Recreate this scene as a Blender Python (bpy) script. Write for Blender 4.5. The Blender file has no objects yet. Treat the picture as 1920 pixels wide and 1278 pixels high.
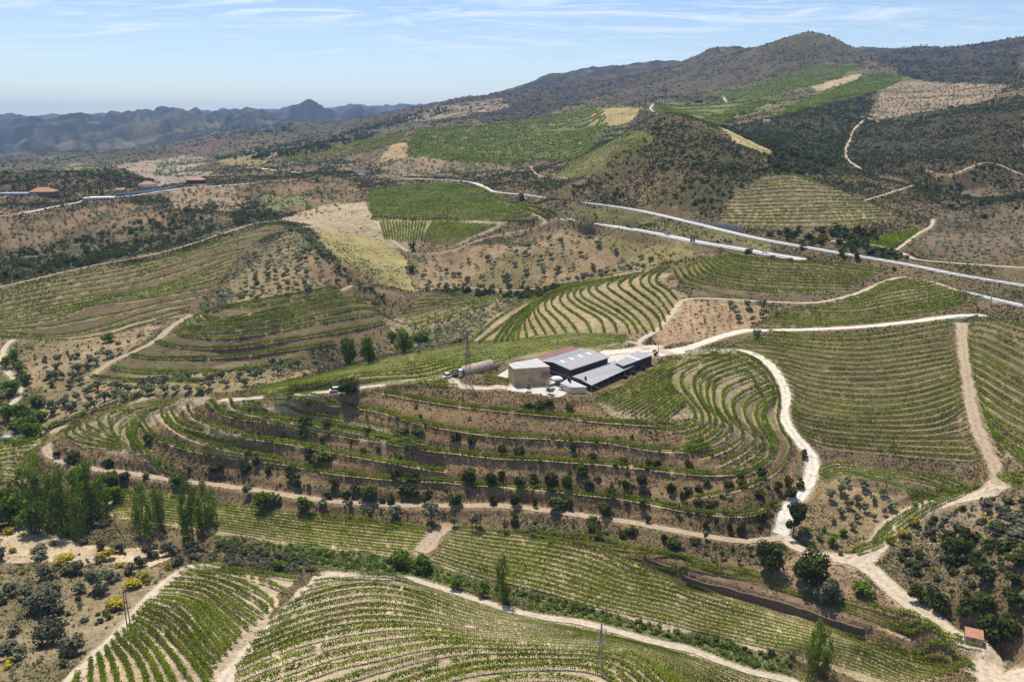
import bpy, bmesh, math, random
import numpy as np
from mathutils import Vector, Matrix

# ------------------------------------------------------------------ camera, sky, sun, exposure
R = math.radians
CZ, PITCH, FPX = 150.0, R(15.3), 1493.0
sc = bpy.context.scene
cd = bpy.data.cameras.new('camera'); cam = bpy.data.objects.new('camera', cd); sc.collection.objects.link(cam)
cam.location = (0, 0, CZ); cam.rotation_euler = (R(90) - PITCH, 0, 0)
cd.sensor_width = 36; cd.lens = FPX / 1920 * 36; cd.clip_start = 1; cd.clip_end = 60000
sc.camera = cam
SUN_EL, SUN_AZ = R(67), R(-26)
w = bpy.data.worlds.new("World"); sc.world = w; w.use_nodes = True
nt = w.node_tree; nt.nodes.clear(); N = nt.nodes.new; L = nt.links.new
def build_world():
    out = N('ShaderNodeOutputWorld'); bg = N('ShaderNodeBackground'); bg.inputs[1].default_value = 0.072
    sky = N('ShaderNodeTexSky'); sky.sky_type = 'NISHITA'; sky.sun_disc = False
    sky.sun_elevation = SUN_EL; sky.sun_rotation = SUN_AZ; sky.altitude = 500; sky.air_density = 1.0; sky.dust_density = 0.2; sky.ozone_density = 1.0
    tc = N('ShaderNodeTexCoord'); sep = N('ShaderNodeSeparateXYZ'); L(tc.outputs['Generated'], sep.inputs[0])
    mz = N('ShaderNodeMath'); mz.operation = 'ADD'; L(sep.outputs[2], mz.inputs[0]); mz.inputs[1].default_value = 0.05
    dv = []
    for k in (0, 1):
        d = N('ShaderNodeMath'); d.operation = 'DIVIDE'; L(sep.outputs[k], d.inputs[0]); L(mz.outputs[0], d.inputs[1]); dv.append(d)
    cmb = N('ShaderNodeCombineXYZ'); L(dv[0].outputs[0], cmb.inputs[0]); L(dv[1].outputs[0], cmb.inputs[1])
    fac = None
    for (sx, sy, rot, scl, lo, hi, dist, amp) in ((0.55, 1.1, -0.25, 1.25, 0.50, 0.75, 1.6, 0.95), (0.5, 2.2, 0.15, 2.6, 0.52, 0.80, 2.2, 0.8)):
        mp = N('ShaderNodeMapping'); mp.inputs['Scale'].default_value = (sx, sy, 1); mp.inputs['Rotation'].default_value = (0, 0, rot)
        mp.inputs['Location'].default_value = (3.1, 1.7, 0)
        L(cmb.outputs[0], mp.inputs[0])
        n = N('ShaderNodeTexNoise'); n.inputs['Scale'].default_value = scl; n.inputs['Detail'].default_value = 9; n.inputs['Roughness'].default_value = 0.58; n.inputs['Distortion'].default_value = dist
        L(mp.outputs[0], n.inputs['Vector'])
        mr = N('ShaderNodeMapRange'); mr.inputs[1].default_value = lo; mr.inputs[2].default_value = hi; mr.inputs[4].default_value = amp
        L(n.outputs[0], mr.inputs[0])
        if fac is None: fac = mr.outputs[0]
        else:
            mx = N('ShaderNodeMath'); mx.operation = 'MAXIMUM'; L(fac, mx.inputs[0]); L(mr.outputs[0], mx.inputs[1]); fac = mx.outputs[0]
    el = N('ShaderNodeMapRange'); el.inputs[1].default_value = 0.05; el.inputs[2].default_value = 0.14; L(sep.outputs[2], el.inputs[0])
    mm = N('ShaderNodeMath'); mm.operation = 'MULTIPLY'; L(fac, mm.inputs[0]); L(el.outputs[0], mm.inputs[1])
    mix = N('ShaderNodeMix'); mix.data_type = 'RGBA'; L(mm.outputs[0], mix.inputs['Factor']); 
    tr = N('ShaderNodeValToRGB'); tr.color_ramp.elements[0].position = 0.0; tr.color_ramp.elements[0].color = (1.62, 1.60, 1.68, 1)
    tr.color_ramp.elements[1].position = 0.30; tr.color_ramp.elements[1].color = (1.12, 1.28, 1.62, 1)
    L(sep.outputs[2], tr.inputs[0]); tm = N('ShaderNodeMix'); tm.data_type = 'RGBA'; tm.blend_type = 'MULTIPLY'; tm.inputs['Factor'].default_value = 1; L(sky.outputs[0], tm.inputs['A']); L(tr.outputs[0], tm.inputs['B'])
    L(tm.outputs['Result'], mix.inputs['A'])
    mix.inputs['B'].default_value = (14.5, 14.6, 14.8, 1)
    L(mix.outputs['Result'], bg.inputs[0]); L(bg.outputs[0], out.inputs[0])
build_world()
sd = bpy.data.lights.new('sun', 'SUN'); sd.energy = 5.0; sd.angle = R(0.5); sd.color = (1, 0.93, 0.80)
sun = bpy.data.objects.new('sun', sd); sc.collection.objects.link(sun)
sv = Vector((math.sin(SUN_AZ) * math.cos(SUN_EL), math.cos(SUN_AZ) * math.cos(SUN_EL), math.sin(SUN_EL)))
sun.rotation_euler = (-sv).to_track_quat('-Z', 'Y').to_euler(); sun.location = (0, 0, 400)
sc.view_settings.view_transform = 'Standard'; sc.view_settings.look = 'None'; sc.view_settings.exposure = 0.22; sc.view_settings.gamma = 1
sc.render.engine = 'CYCLES'
cy = sc.cycles; cy.max_bounces = 5; cy.diffuse_bounces = 3; cy.glossy_bounces = 2; cy.transmission_bounces = 3; cy.volume_bounces = 0; cy.transparent_max_bounces = 4
cy.use_denoising = True
rng = np.random.default_rng(7); random.seed(7)

# ------------------------------------------------------------------ helpers
def vnoise(x, y, seed=0):
    xi = np.floor(x).astype(np.int64); yi = np.floor(y).astype(np.int64); fx = x - xi; fy = y - yi
    fx = fx * fx * (3 - 2 * fx); fy = fy * fy * (3 - 2 * fy)
    def h(a, b):
        n = (a * 374761393 + b * 668265263 + seed * 974711) & 0x7fffffff
        n = ((n ^ (n >> 13)) * 1274126177) & 0x7fffffff
        n = n ^ (n >> 16)
        return (n & 0xffff) / 65535.0
    return (h(xi, yi) * (1 - fx) + h(xi + 1, yi) * fx) * (1 - fy) + (h(xi, yi + 1) * (1 - fx) + h(xi + 1, yi + 1) * fx) * fy - 0.5
def fbm(x, y, octv=4, seed=0, ridged=False):
    s = 0; a = 1
    for o in range(octv):
        v = vnoise(x * 2 ** o + 17.3 * o, y * 2 ** o - 9.1 * o, seed + o)
        if ridged: v = 0.25 - abs(v)
        s = s + a * v; a *= 0.5
    return s
def rays(px, py):
    px = np.asarray(px, float); py = np.asarray(py, float)
    x = (px - 960) / FPX; y = (639 - py) / FPX
    dx = x; dy = math.cos(PITCH) + y * math.sin(PITCH); dz = -math.sin(PITCH) + y * math.cos(PITCH)
    return np.arctan2(dx, dy), dz / np.hypot(dx, dy)
def smooth_px(pts, n=None):
    P = np.array(pts, float)
    if len(P) < 3:
        n = n or 24
        t = np.linspace(0, 1, n)[:, None]; return P[0] * (1 - t) + P[-1] * t
    n = n or max(24, len(P) * 8)
    d = np.hypot(*np.diff(P, axis=0).T); c = np.r_[0, np.cumsum(np.sqrt(d))]; c /= c[-1]
    E = np.vstack([2 * P[0] - P[1], P, 2 * P[-1] - P[-2]])
    out = []
    for t in np.linspace(0, 1, n):
        i = min(len(P) - 2, int(np.searchsorted(c, t, 'right') - 1)); f = (t - c[i]) / (c[i + 1] - c[i])
        p0, p1, p2, p3 = E[i], E[i + 1], E[i + 2], E[i + 3]
        out.append(0.5 * ((2 * p1) + (-p0 + p2) * f + (2 * p0 - 5 * p1 + 4 * p2 - p3) * f * f + (-p0 + 3 * p1 - 3 * p2 + p3) * f ** 3))
    return np.array(out)

# ------------------------------------------------------------------ terrain heights: (px, py, height) seen in the view, or distances
ZP = [
 # foreground dome and lower-left plot
 (960,1400,44),(500,1400,44),(1300,1400,36),(960,1278,31),(700,1278,31),(450,1278,29),(1250,1278,25),(960,1200,23),(700,1180,20),(1150,1210,18),(640,1110,13.5),(800,1120,12.5),(680,1080,11),(900,1135,9.5),(1030,1165,9),
 (1400,1260,9),(1560,1320,10),(1800,1400,14),
 (170,1278,26),(300,1278,27),(100,1278,25),(250,1170,17),(350,1070,10.5),(560,1090,11.5),(450,1120,13.5),(-100,1278,22),(-100,1100,12),(50,1200,17),(100,1100,11),(0,1000,8),(200,1040,8),(-100,950,8),
 # stream and valley strip
 (330,1035,5.5),(550,1055,6),(760,1065,6.5),(920,1105,6.2),(1100,1155,6.5),(1300,1205,6),(1500,1250,6),(1620,1290,6.5),
 (220,975,6.5),(110,985,6),(420,995,7),(650,1030,7.5),(805,1050,7.5),(1000,1100,8),(1280,1170,8),(1500,1225,8.5),(1700,1285,9),
 (230,920,8.5),(430,945,9),(640,968,9.5),(800,988,10),(1000,1012,10.5),(1190,1060,11),(1300,1095,11),(1500,1152,11.5),(1750,1225,12.5),(1850,1262,13.5),
 (1140,1022,12),(1280,1052,14.5),(1413,1085,14.5),(1530,1120,15),(1640,1150,15.5),(1760,1195,15.5),
 (1420,1060,16),(1480,1060,16.5),(1600,1055,17),(1700,1120,18),(1800,1195,18.5),(1860,1250,17),(1940,1260,18),(2000,1330,17),
 # track at the foot of the terraced hill
 (90,900,7.5),(20,905,6.5),(80,835,14),(100,860,12),(163,877,12.5),(327,900,13),(547,930,13),(807,947,13.5),(1007,957,14),(1173,980,14.5),(1363,1012,16),(1460,1000,17.5),
 # terraces up to the winery
 (126,812,17),(200,822,19),(263,857,17.5),(283,813,23),(420,857,19),(547,873,18.5),(773,902,18.5),(940,913,18.5),(1073,925,19),(1280,960,19.5),(1400,966,21),
 (640,851,23.5),(433,817,26),(830,880,21.5),(640,818,27.5),(533,797,29),(403,770,31),(827,847,26.5),(1073,865,27),(1280,888,26.5),(1397,884,27),(640,790,31.5),(780,825,29.5),
 (640,762,35.5),(500,748,36),(773,790,34),(940,818,32),(1073,827,32),(1280,848,31.5),
 (723,735,40),(873,763,37),(1057,782,36.5),(1280,802,36.5),(723,723,41.5),(950,726,42),(1050,740,42),(1130,742,41),(1180,775,38.5),
 (450,745,36),(560,735,40),(650,725,41.5),(800,708,42),(860,700,42),(950,700,42),(1040,690,42),(1120,680,42),(1220,660,43),(1240,700,42.5),(1300,720,41.5),(1300,780,38),
 (1350,665,43),(1400,700,41),(1380,790,37),(1440,697,41.5),(1440,780,34.5),(1470,760,35),(1480,830,30.5),(1450,860,29),(1520,860,27.5),(1490,905,24.5),(1430,905,25.5),(1515,915,24),(1470,960,20.5),(1465,995,18.5),(1500,1020,17.5),
 # left flank of the hill
 (160,785,19),(200,768,23),(267,752,27.5),(343,743,33),(300,790,25),(240,800,22),
 (520,718,36),(610,700,36),(713,670,36),(800,653,37),(880,642,38.5),(973,637,41),(1073,625,43.5),(1180,627,45),
 # olive valley left and beyond
 (20,830,9.5),(100,790,11.5),(200,735,15),(0,750,12),(100,700,15),(300,715,17),(450,700,16),(550,690,15.5),(640,675,15.5),(250,700,17.5),(0,650,19),(-100,700,16),(60,640,20),
 (750,645,16),(850,622,18),(900,640,33),(780,600,17),(940,595,30),(700,640,16.5),
 (200,632,21),(330,600,26),(0,625,22),(100,570,30),(300,560,31),(200,515,40),(0,545,38),(-100,600,27),(-100,560,38),
 (400,575,33),(430,500,45),(333,470,48),(470,430,56),(540,425,58),
 (300,680,21),(450,690,20),(600,660,21),(720,610,22),(333,625,28),(450,630,28.5),(600,600,32),(700,590,27),(430,573,38),(550,553,41),(650,528,41),(720,560,29),(480,560,40),
 (530,480,53),(600,470,55),(640,500,49),(560,440,58),(680,530,37),
 (730,585,21),(780,550,26),(860,545,27),(960,560,30),(860,590,21),(990,540,34),
 # wavy hill, dome vineyard
 (1007,560,38),(1073,533,44),(1150,515,51),(1250,497,58),(1340,482,63),(1040,630,41.5),(1180,600,47),(1270,570,51),(1250,630,46),(1200,560,51),(1100,580,44),
 (1300,560,53),(1400,485,66),(1400,545,57),(1500,490,68),(1550,560,55),(1660,508,64),(1640,530,60),(1340,600,48),(1420,600,48),(1400,645,44.5),
 (1530,612,49),(1650,600,52),(1780,600,55),(1850,567,58),(1720,520,63.5),(1775,541,61),(1870,580,57.5),(1940,590,57),
 (1440,640,45),(1500,680,41.5),(1600,640,47),(1700,650,48),(1800,640,52),(1530,760,34.5),(1650,760,38),(1800,740,42.5),(1547,840,29.5),(1690,840,32),(1830,830,35.5),(1880,905,32),
 (1540,890,25.5),(1650,885,28),(1780,910,28),(1720,930,25.5),(1600,930,23),(1650,980,20),(1550,990,19),(1700,1000,20),(1760,950,24),(1850,900,31),(1810,680,49),(1800,600,57),
 (1900,620,58),(1920,700,51),(1920,800,42),(1920,900,34),(2050,700,54),(2050,900,38),(2050,600,62),
 (1800,1000,24),(1900,960,33),(1750,1060,21),(1850,1050,28),(1920,1050,34),(1800,1140,22),(1900,1140,26),(1930,1200,22),(2050,1100,36),(2050,1250,26),
 # highway, roads
 (1060,412,70),(1180,432,70),(1300,455,69),(1420,474,68),(1500,487,67),
 (1000,368,76),(1100,382,76),(1200,396,75.5),(1300,418,74.5),(1440,450,72),(1560,472,70),(1700,497,66.5),(1920,535,61),(2050,558,59),
 (1800,547,60.5),(1920,573,59.5),(2050,600,58),
 (860,340,80),(900,350,79),(930,360,78),
 # centre: olive slopes and dark vineyard
 (800,548,27),(780,480,38),(860,500,36),(940,520,38),(1050,530,40),(1150,505,46),(900,470,47),(1000,430,56),(1100,440,58),(1200,470,58),(1010,480,50),(880,450,53),
 (850,345,77),(700,355,72),(850,412,62),(1005,413,64),(700,408,60),(1050,425,64),(820,440,55),(730,430,54),(640,430,55),(650,380,64),(600,400,60),(700,480,42),(760,530,29),(690,440,50),(560,410,59),
 # left background
 (250,470,38),(100,430,49),(0,480,40),(350,430,48),(350,400,60),(200,400,58),(100,380,62),(0,400,60),(520,370,67),(450,380,62),(600,340,79),(420,345,75),(300,352,73),(200,375,66),(80,378,64),(-80,400,60),(-80,350,72),
]
ZR = [
 (0,322,1250),(100,330,1300),(230,318,1300),(290,338,1270),(150,345,1130),(350,333,1400),(700,325,1150),(620,320,1350),(480,325,1350),
 (340,327,1650),(150,312,2300),(330,305,2200),(285,320,1800),(420,300,2000),(500,297,1600),(560,285,1700),(470,275,2300),(400,265,2600),(0,310,2800),(0,285,4200),(150,290,3300),(250,270,4200),(330,285,2600),
 (100,262,5200),(0,255,6500),(200,240,8500),(0,240,9500),(350,240,5600),(400,215,5800),(470,193,5900),(525,211,5800),(560,228,5600),(470,240,5000),(560,255,3600),(640,240,3400),(640,232,6000),(700,228,6500),
 (-200,222,13500),(-60,224,13500),(0,225,13500),(40,231,13500),(80,223,13500),(150,218,13300),(210,215,13200),(310,210,13000),(440,210,13000),(560,207,13500),(640,206,13500),(740,199,13500),(830,198,13500),(950,215,13500),
 (300,222,10500),(150,228,10500),(740,210,9500),
 (660,252,2500),(740,225,2600),(800,208,2700),(830,204,2750),(880,192,2850),(950,184,3100),(1000,165,3500),(1080,143,3800),(1150,130,3900),(1200,124,4000),(1250,124,4000),(1150,165,3000),(1050,195,2500),(940,205,2300),(850,225,2000),
 (700,270,1900),(620,280,1800),(780,250,1600),(800,280,1400),(770,300,1300),(900,235,1750),(900,290,1250),(1000,215,2000),(1000,260,1450),(1000,300,1150),(1100,200,1950),(1100,250,1350),(1050,310,1050),(900,320,1150),(820,325,1180),(1000,345,900),(950,330,1000),
 (1150,210,1750),(1200,200,1700),(1200,235,1400),(1230,190,1650),(1180,265,1100),(1100,330,880),(1100,360,800),(1040,345,860),
 (1320,104,2900),(1400,95,2750),(1460,80,2650),(1500,71,2600),(1525,72,2600),(1565,84,2600),(1600,110,2500),(1640,125,2350),(1300,150,2500),(1400,140,2350),(1500,130,2300),(1330,185,2000),(1280,195,1800),(1400,185,1850),(1500,175,1850),(1600,150,2000),(1430,215,1450),(1350,215,1500),(1520,215,1350),
 (1620,88,3600),(1700,94,3400),(1760,95,3300),(1800,92,3200),(1860,84,3000),(1920,78,2900),(2050,70,2800),(1700,125,2700),(1800,125,2500),(1900,130,2200),(1750,150,2000),(1850,155,1850),(1680,165,1900),
 (1250,215,1000),(1220,222,1000),(1290,225,960),(1350,245,900),(1430,283,800),(1200,260,930),(1250,270,880),(1150,300,860),(1250,330,760),(1350,330,720),(1150,350,800),(1200,385,745),(1340,400,655),(1100,370,790),
 (1480,295,950),(1500,260,1150),(1420,240,1250),(1550,220,1300),(1600,260,1150),
 (1480,326,760),(1440,335,750),(1560,350,730),(1350,390,665),(1400,425,615),(1500,425,600),(1600,400,640),(1680,405,665),(1500,370,680),(1480,440,590),(1620,435,610),
 (1640,300,930),(1580,310,880),(1700,350,780),(1640,350,760),(1740,410,690),(1700,440,640),(1760,200,1450),(1640,200,1500),(1650,230,1300),(1720,225,1200),(1850,175,1550),(1920,165,1500),(1800,250,1100),(1900,220,1100),(1900,300,960),(1800,300,900),(1800,360,850),(1900,370,790),(1850,420,690),(1920,460,625),(1800,470,605),(1750,480,590),(1920,500,560),(2050,200,1100),(2050,350,760),(2050,480,610),
]
HID = [  # world points the view cannot see (azimuth deg, distance, height)
 (-45,90,40),(0,90,48),(45,90,40),(-60,200,25),(60,200,40),(-60,500,35),(60,500,60),(-60,1500,90),(60,1500,250),(-60,5000,60),(60,5000,300),(-60,18000,150),(0,18000,100),(60,18000,200),(-30,18000,150),(30,18000,100),
 (0,7000,200),(12,6000,250),(24,5000,150),(-8,4200,100),(3,5500,250),(16,3600,360),(20,3300,330),(10,2200,200),(-38,3000,20),(-38,6000,60),
 (-6,5200,50),(-14,7500,120),(-20,8000,60),(-28,1550,60),(-25,1600,55),(-32,1650,50),
]
TH0, TH1 = R(-56), R(56)
th_in = np.linspace(R(-35.5), R(35.5), 1050)
TH = np.r_[np.linspace(TH0, R(-35.7), 60), th_in, np.linspace(R(35.7), TH1, 60)]
rr = [88.0]
while rr[-1] < 15000:
    r_ = rr[-1]; rr.append(r_ * (1 + (0.012 if r_ < 135 else 0.0023 if r_ < 480 else 0.0036 if r_ < 1200 else 0.007 if r_ < 3500 else 0.015)))
RR = np.array(rr); LR = np.log(RR)
def build_heights():
    P = []
    for px, py, z in ZP:
        t, s = rays(px, py); P.append((float(t), math.log((z - CZ) / float(s)), z))
    for px, py, r in ZR:
        t, s = rays(px, py); P.append((float(t), math.log(r), CZ + float(s) * r))
    for a, r, z in HID: P.append((R(a), math.log(r), z))
    P = np.array(P)
    K = 0.028
    D = np.sqrt((P[:, None, 0] - P[None, :, 0]) ** 2 + (P[:, None, 1] - P[None, :, 1]) ** 2 + K * K)
    n = len(P); A = np.zeros((n + 1, n + 1)); A[:n, :n] = D - 2e-4 * np.eye(n); A[n, :n] = 1; A[:n, n] = 1
    co = np.linalg.solve(A, np.r_[P[:, 2], 0])
    Z = np.empty((len(RR), len(TH)))
    for j in range(len(RR)):
        d = np.sqrt((TH[:, None] - P[None, :, 0]) ** 2 + (LR[j] - P[None, :, 1]) ** 2 + K * K)
        Z[j] = d @ co[:n] + co[n]
    return Z
XG = RR[:, None] * np.sin(TH)[None, :]; YG = RR[:, None] * np.cos(TH)[None, :]
ZG = build_heights()
rG = np.broadcast_to(RR[:, None], ZG.shape)
def sstep(a, b, x): t = np.clip((x - a) / (b - a), 0, 1); return t * t * (3 - 2 * t)
ZG += fbm(XG / 45, YG / 45, 4, 3) * (0.9 + 3.5 * sstep(550, 1100, rG)) * sstep(100, 300, rG)
ZG += fbm(XG / 260, YG / 260, 5, 11, True) * 46 * sstep(900, 3000, rG) + fbm(XG / 110, YG / 110, 4, 15, True) * 9 * sstep(850, 1500, rG)
ZG += (fbm(XG / 800, YG / 800, 5, 21, True) - 0.15) * 420 * sstep(3000, 5000, rG) * (1 - 0.9 * sstep(9500, 12500, rG))
def grid_ij(x, y):
    r = np.hypot(x, y); t = np.arctan2(x, y)
    j = np.interp(np.log(np.maximum(r, 1)), LR, np.arange(len(RR))); i = np.interp(t, TH, np.arange(len(TH)))
    return i, j
def sample(G, x, y):
    x = np.asarray(x, float); y = np.asarray(y, float)
    i, j = grid_ij(x, y)
    i0 = np.clip(np.floor(i).astype(int), 0, len(TH) - 2); j0 = np.clip(np.floor(j).astype(int), 0, len(RR) - 2)
    fi = i - i0; fj = j - j0
    return (G[j0, i0] * (1 - fi) + G[j0, i0 + 1] * fi) * (1 - fj) + (G[j0 + 1, i0] * (1 - fi) + G[j0 + 1, i0 + 1] * fi) * fj
ZBASE = ZG.copy()
def ground(px, py):
    """world xy where the line of sight through a pixel meets the ground"""
    px = np.atleast_1d(np.asarray(px, float)); py = np.atleast_1d(np.asarray(py, float))
    t, s = rays(px, py)
    i = np.interp(t, TH, np.arange(len(TH))); i0 = np.clip(np.floor(i).astype(int), 0, len(TH) - 2); f = i - i0
    col = ZBASE[:, i0] * (1 - f) + ZBASE[:, i0 + 1] * f
    d = col - (CZ + s[None, :] * RR[:, None])
    hit = d > 0; k = np.where(hit.any(0), hit.argmax(0), len(RR) - 1); k = np.maximum(k, 1)
    a = d[k - 1, np.arange(len(k))]; b = d[k, np.arange(len(k))]
    u = np.clip(-a / np.where(abs(b - a) < 1e-9, 1, b - a), 0, 1)
    r = RR[k - 1] + u * (RR[k] - RR[k - 1])
    return np.c_[r * np.sin(t), r * np.cos(t)]
def line(pts, step=1.5):
    """pixel polyline -> smoothed, evenly spaced ground polyline in metres"""
    W = ground(*smooth_px(pts).T)
    return resample(W, step=step)
def resample(W, n=None, step=None):
    d = np.hypot(*np.diff(W, axis=0).T); c = np.r_[0, np.cumsum(d)]
    if n is None: n = max(2, int(c[-1] / step) + 1)
    t = np.linspace(0, c[-1], n)
    return np.c_[np.interp(t, c, W[:, 0]), np.interp(t, c, W[:, 1])]
def dist_to(W, margin):
    """grid points within margin of polyline: flat indices, distance, index along line"""
    lo = W.min(0) - margin; hi = W.max(0) + margin
    m = np.flatnonzero(((XG > lo[0]) & (XG < hi[0]) & (YG > lo[1]) & (YG < hi[1])).ravel())
    X = XG.ravel()[m]; Y = YG.ravel()[m]; best = np.full(len(m), 1e9); arg = np.zeros(len(m))
    for k in range(len(W) - 1):
        ax, ay = W[k]; bx, by = W[k + 1]
        s = np.flatnonzero((X > min(ax, bx) - margin) & (X < max(ax, bx) + margin) & (Y > min(ay, by) - margin) & (Y < max(ay, by) + margin))
        if not len(s): continue
        l2 = (bx - ax) ** 2 + (by - ay) ** 2 + 1e-9
        t = np.clip(((X[s] - ax) * (bx - ax) + (Y[s] - ay) * (by - ay)) / l2, 0, 1)
        d = np.hypot(X[s] - ax - t * (bx - ax), Y[s] - ay - t * (by - ay))
        u = d < best[s]; best[s[u]] = d[u]; arg[s[u]] = k + t[u]
    k = best < margin
    return m[k], best[k], arg[k]
def smooth1(a, k):
    if len(a) < 3: return a
    k = min(k, max(1, len(a) // 2)); p = np.pad(a, k, mode='edge'); ker = np.ones(2 * k + 1) / (2 * k + 1)
    return np.convolve(p, ker, 'valid')
def carve(W, half, blend, k=6, drop=0.0):
    z = smooth1(sample(ZBASE, W[:, 0], W[:, 1]), k)
    m, d, a = dist_to(W, half + blend)
    zl = np.interp(a, np.arange(len(z)), z) - drop
    f = 1 - sstep(half, half + blend, d)
    zf = ZG.ravel(); zf[m] = zf[m] * (1 - f) + zl * f
    return z
def inside(poly, X, Y):
    r = np.zeros(X.shape, bool); n = len(poly); j = n - 1
    for i in range(n):
        xi, yi = poly[i]; xj, yj = poly[j]
        if yi != yj:
            r ^= ((yi > Y) != (yj > Y)) & (X < (xj - xi) * (Y - yi) / (yj - yi) + xi)
        j = i
    return r
def gpoly(pts):
    P = np.array(pts, float); out = []
    for a, b in zip(P, np.roll(P, -1, axis=0)):
        n = max(2, int(np.hypot(*(b - a)) / 12)); t = np.linspace(0, 1, n, endpoint=False)[:, None]
        out.append(a * (1 - t) + b * t)
    return ground(*np.vstack(out).T)
def q(x0, y0, *c): return [(x0 + c[i] / 3, y0 + c[i + 1] / 3) for i in range(0, len(c), 2)]

# ------------------------------------------------------------------ meshes, tags
def col_link(o): sc.collection.objects.link(o); return o
def mesh_np(name, V, F, mats, midx=None, parent=None, smooth=False):
    V = np.asarray(V, np.float32); F = np.asarray(F, np.int32); k = F.shape[1]
    me = bpy.data.meshes.new(name)
    me.vertices.add(len(V)); me.vertices.foreach_set('co', V.ravel())
    me.loops.add(F.size); me.loops.foreach_set('vertex_index', F.ravel())
    me.polygons.add(len(F)); me.polygons.foreach_set('loop_start', np.arange(0, F.size, k, dtype=np.int32))
    if midx is not None: me.polygons.foreach_set('material_index', np.asarray(midx, np.int32))
    for m in mats: me.materials.append(m)
    me.update(calc_edges=True)
    if smooth: me.polygons.foreach_set('use_smooth', np.ones(len(F), bool))
    o = bpy.data.objects.new(name, me); col_link(o)
    if parent: o.parent = parent
    return o
class MB:
    def __init__(s): s.v = []; s.f = []
    def quad(s, *p): n = len(s.v); s.v += [tuple(x) for x in p]; s.f.append(tuple(range(n, n + len(p))))
    def prism(s, base, z0, z1, top=True):
        """base: xy loop (ccw); z0/z1 numbers or lists"""
        n = len(base); z0 = [z0] * n if np.isscalar(z0) else z0; z1 = [z1] * n if np.isscalar(z1) else z1
        i = len(s.v)
        s.v += [(*b, z) for b, z in zip(base, z0)] + [(*b, z) for b, z in zip(base, z1)]
        for k in range(n): l = (k + 1) % n; s.f.append((i + k, i + l, i + n + l, i + n + k))
        s.f.append(tuple(range(i + n, i + 2 * n))); s.f.append(tuple(range(i + n - 1, i - 1, -1)))
    def box(s, c, d, rz=0, tilt=None):
        hx, hy, hz = d[0] / 2, d[1] / 2, d[2] / 2; M = Matrix.Rotation(rz, 3, 'Z')
        if tilt: M = M @ tilt
        i = len(s.v); C_ = Vector(c)
        for z in (-hz, hz):
            for x, y in ((-hx, -hy), (hx, -hy), (hx, hy), (-hx, hy)): s.v.append(tuple(C_ + M @ Vector((x, y, z))))
        s.f += [(i, i + 3, i + 2, i + 1), (i + 4, i + 5, i + 6, i + 7), (i, i + 1, i + 5, i + 4), (i + 1, i + 2, i + 6, i + 5), (i + 2, i + 3, i + 7, i + 6), (i + 3, i, i + 4, i + 7)]
    def tube(s, a, b, r0, r1=None, n=6):
        r1 = r0 if r1 is None else r1; a = Vector(a); b = Vector(b); d = (b - a).normalized(); u = d.orthogonal().normalized(); v = d.cross(u); i = len(s.v)
        for p, r in ((a, r0), (b, r1)):
            for k in range(n): t = 2 * math.pi * k / n; s.v.append(tuple(p + (u * math.cos(t) + v * math.sin(t)) * r))
        for k in range(n): l = (k + 1) % n; s.f.append((i + k, i + l, i + n + l, i + n + k))
        s.f.append(tuple(range(i + n, i + 2 * n))); s.f.append(tuple(range(i + n - 1, i - 1, -1)))
    def obj(s, name, mat, parent=None, bevel=0):
        me = bpy.data.meshes.new(name); me.from_pydata(s.v, [], s.f); me.materials.append(mat); me.update()
        bm = bmesh.new(); bm.from_mesh(me); bmesh.ops.recalc_face_normals(bm, faces=bm.faces); bm.to_mesh(me); bm.free()
        o = bpy.data.objects.new(name, me); col_link(o)
        if parent: o.parent = parent
        return o
def tag(o, label=None, cat=None, group=None, kind=None):
    if label: o['label'] = label
    if cat: o['category'] = cat
    if group: o['group'] = group
    if kind: o['kind'] = kind
    return o
def empty(name, loc, rz=0, sc_=1):
    o = bpy.data.objects.new(name, None); col_link(o); o.location = loc; o.rotation_euler.z = rz; o.scale = (sc_,) * 3 if np.isscalar(sc_) else sc_; return o

# ------------------------------------------------------------------ materials
def mat_basic(name, col, rough=0.8, var=0.15, scale=0.6, metal=0.0, spec=0.3, bump=0.0):
    m = bpy.data.materials.new(name); m.use_nodes = True; t = m.node_tree; b = t.nodes['Principled BSDF']
    b.inputs['Roughness'].default_value = rough; b.inputs['Metallic'].default_value = metal; b.inputs['Specular IOR Level'].default_value = spec
    g = t.nodes.new('ShaderNodeNewGeometry'); n = t.nodes.new('ShaderNodeTexNoise'); n.inputs['Scale'].default_value = scale; n.inputs['Detail'].default_value = 6
    t.links.new(g.outputs['Position'], n.inputs['Vector'])
    r = t.nodes.new('ShaderNodeMapRange'); r.inputs[1].default_value = 0.3; r.inputs[2].default_value = 0.7; r.inputs[3].default_value = 1 - var; r.inputs[4].default_value = 1 + var
    t.links.new(n.outputs[0], r.inputs[0])
    x = t.nodes.new('ShaderNodeVectorMath'); x.operation = 'SCALE'; x.inputs[0].default_value = col[:3]; t.links.new(r.outputs[0], x.inputs['Scale'])
    t.links.new(x.outputs[0], b.inputs['Base Color'])
    if bump:
        bp = t.nodes.new('ShaderNodeBump'); bp.inputs['Strength'].default_value = bump; bp.inputs['Distance'].default_value = 0.3; t.links.new(n.outputs[0], bp.inputs['Height']); t.links.new(bp.outputs[0], b.inputs['Normal'])
    return m
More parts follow.
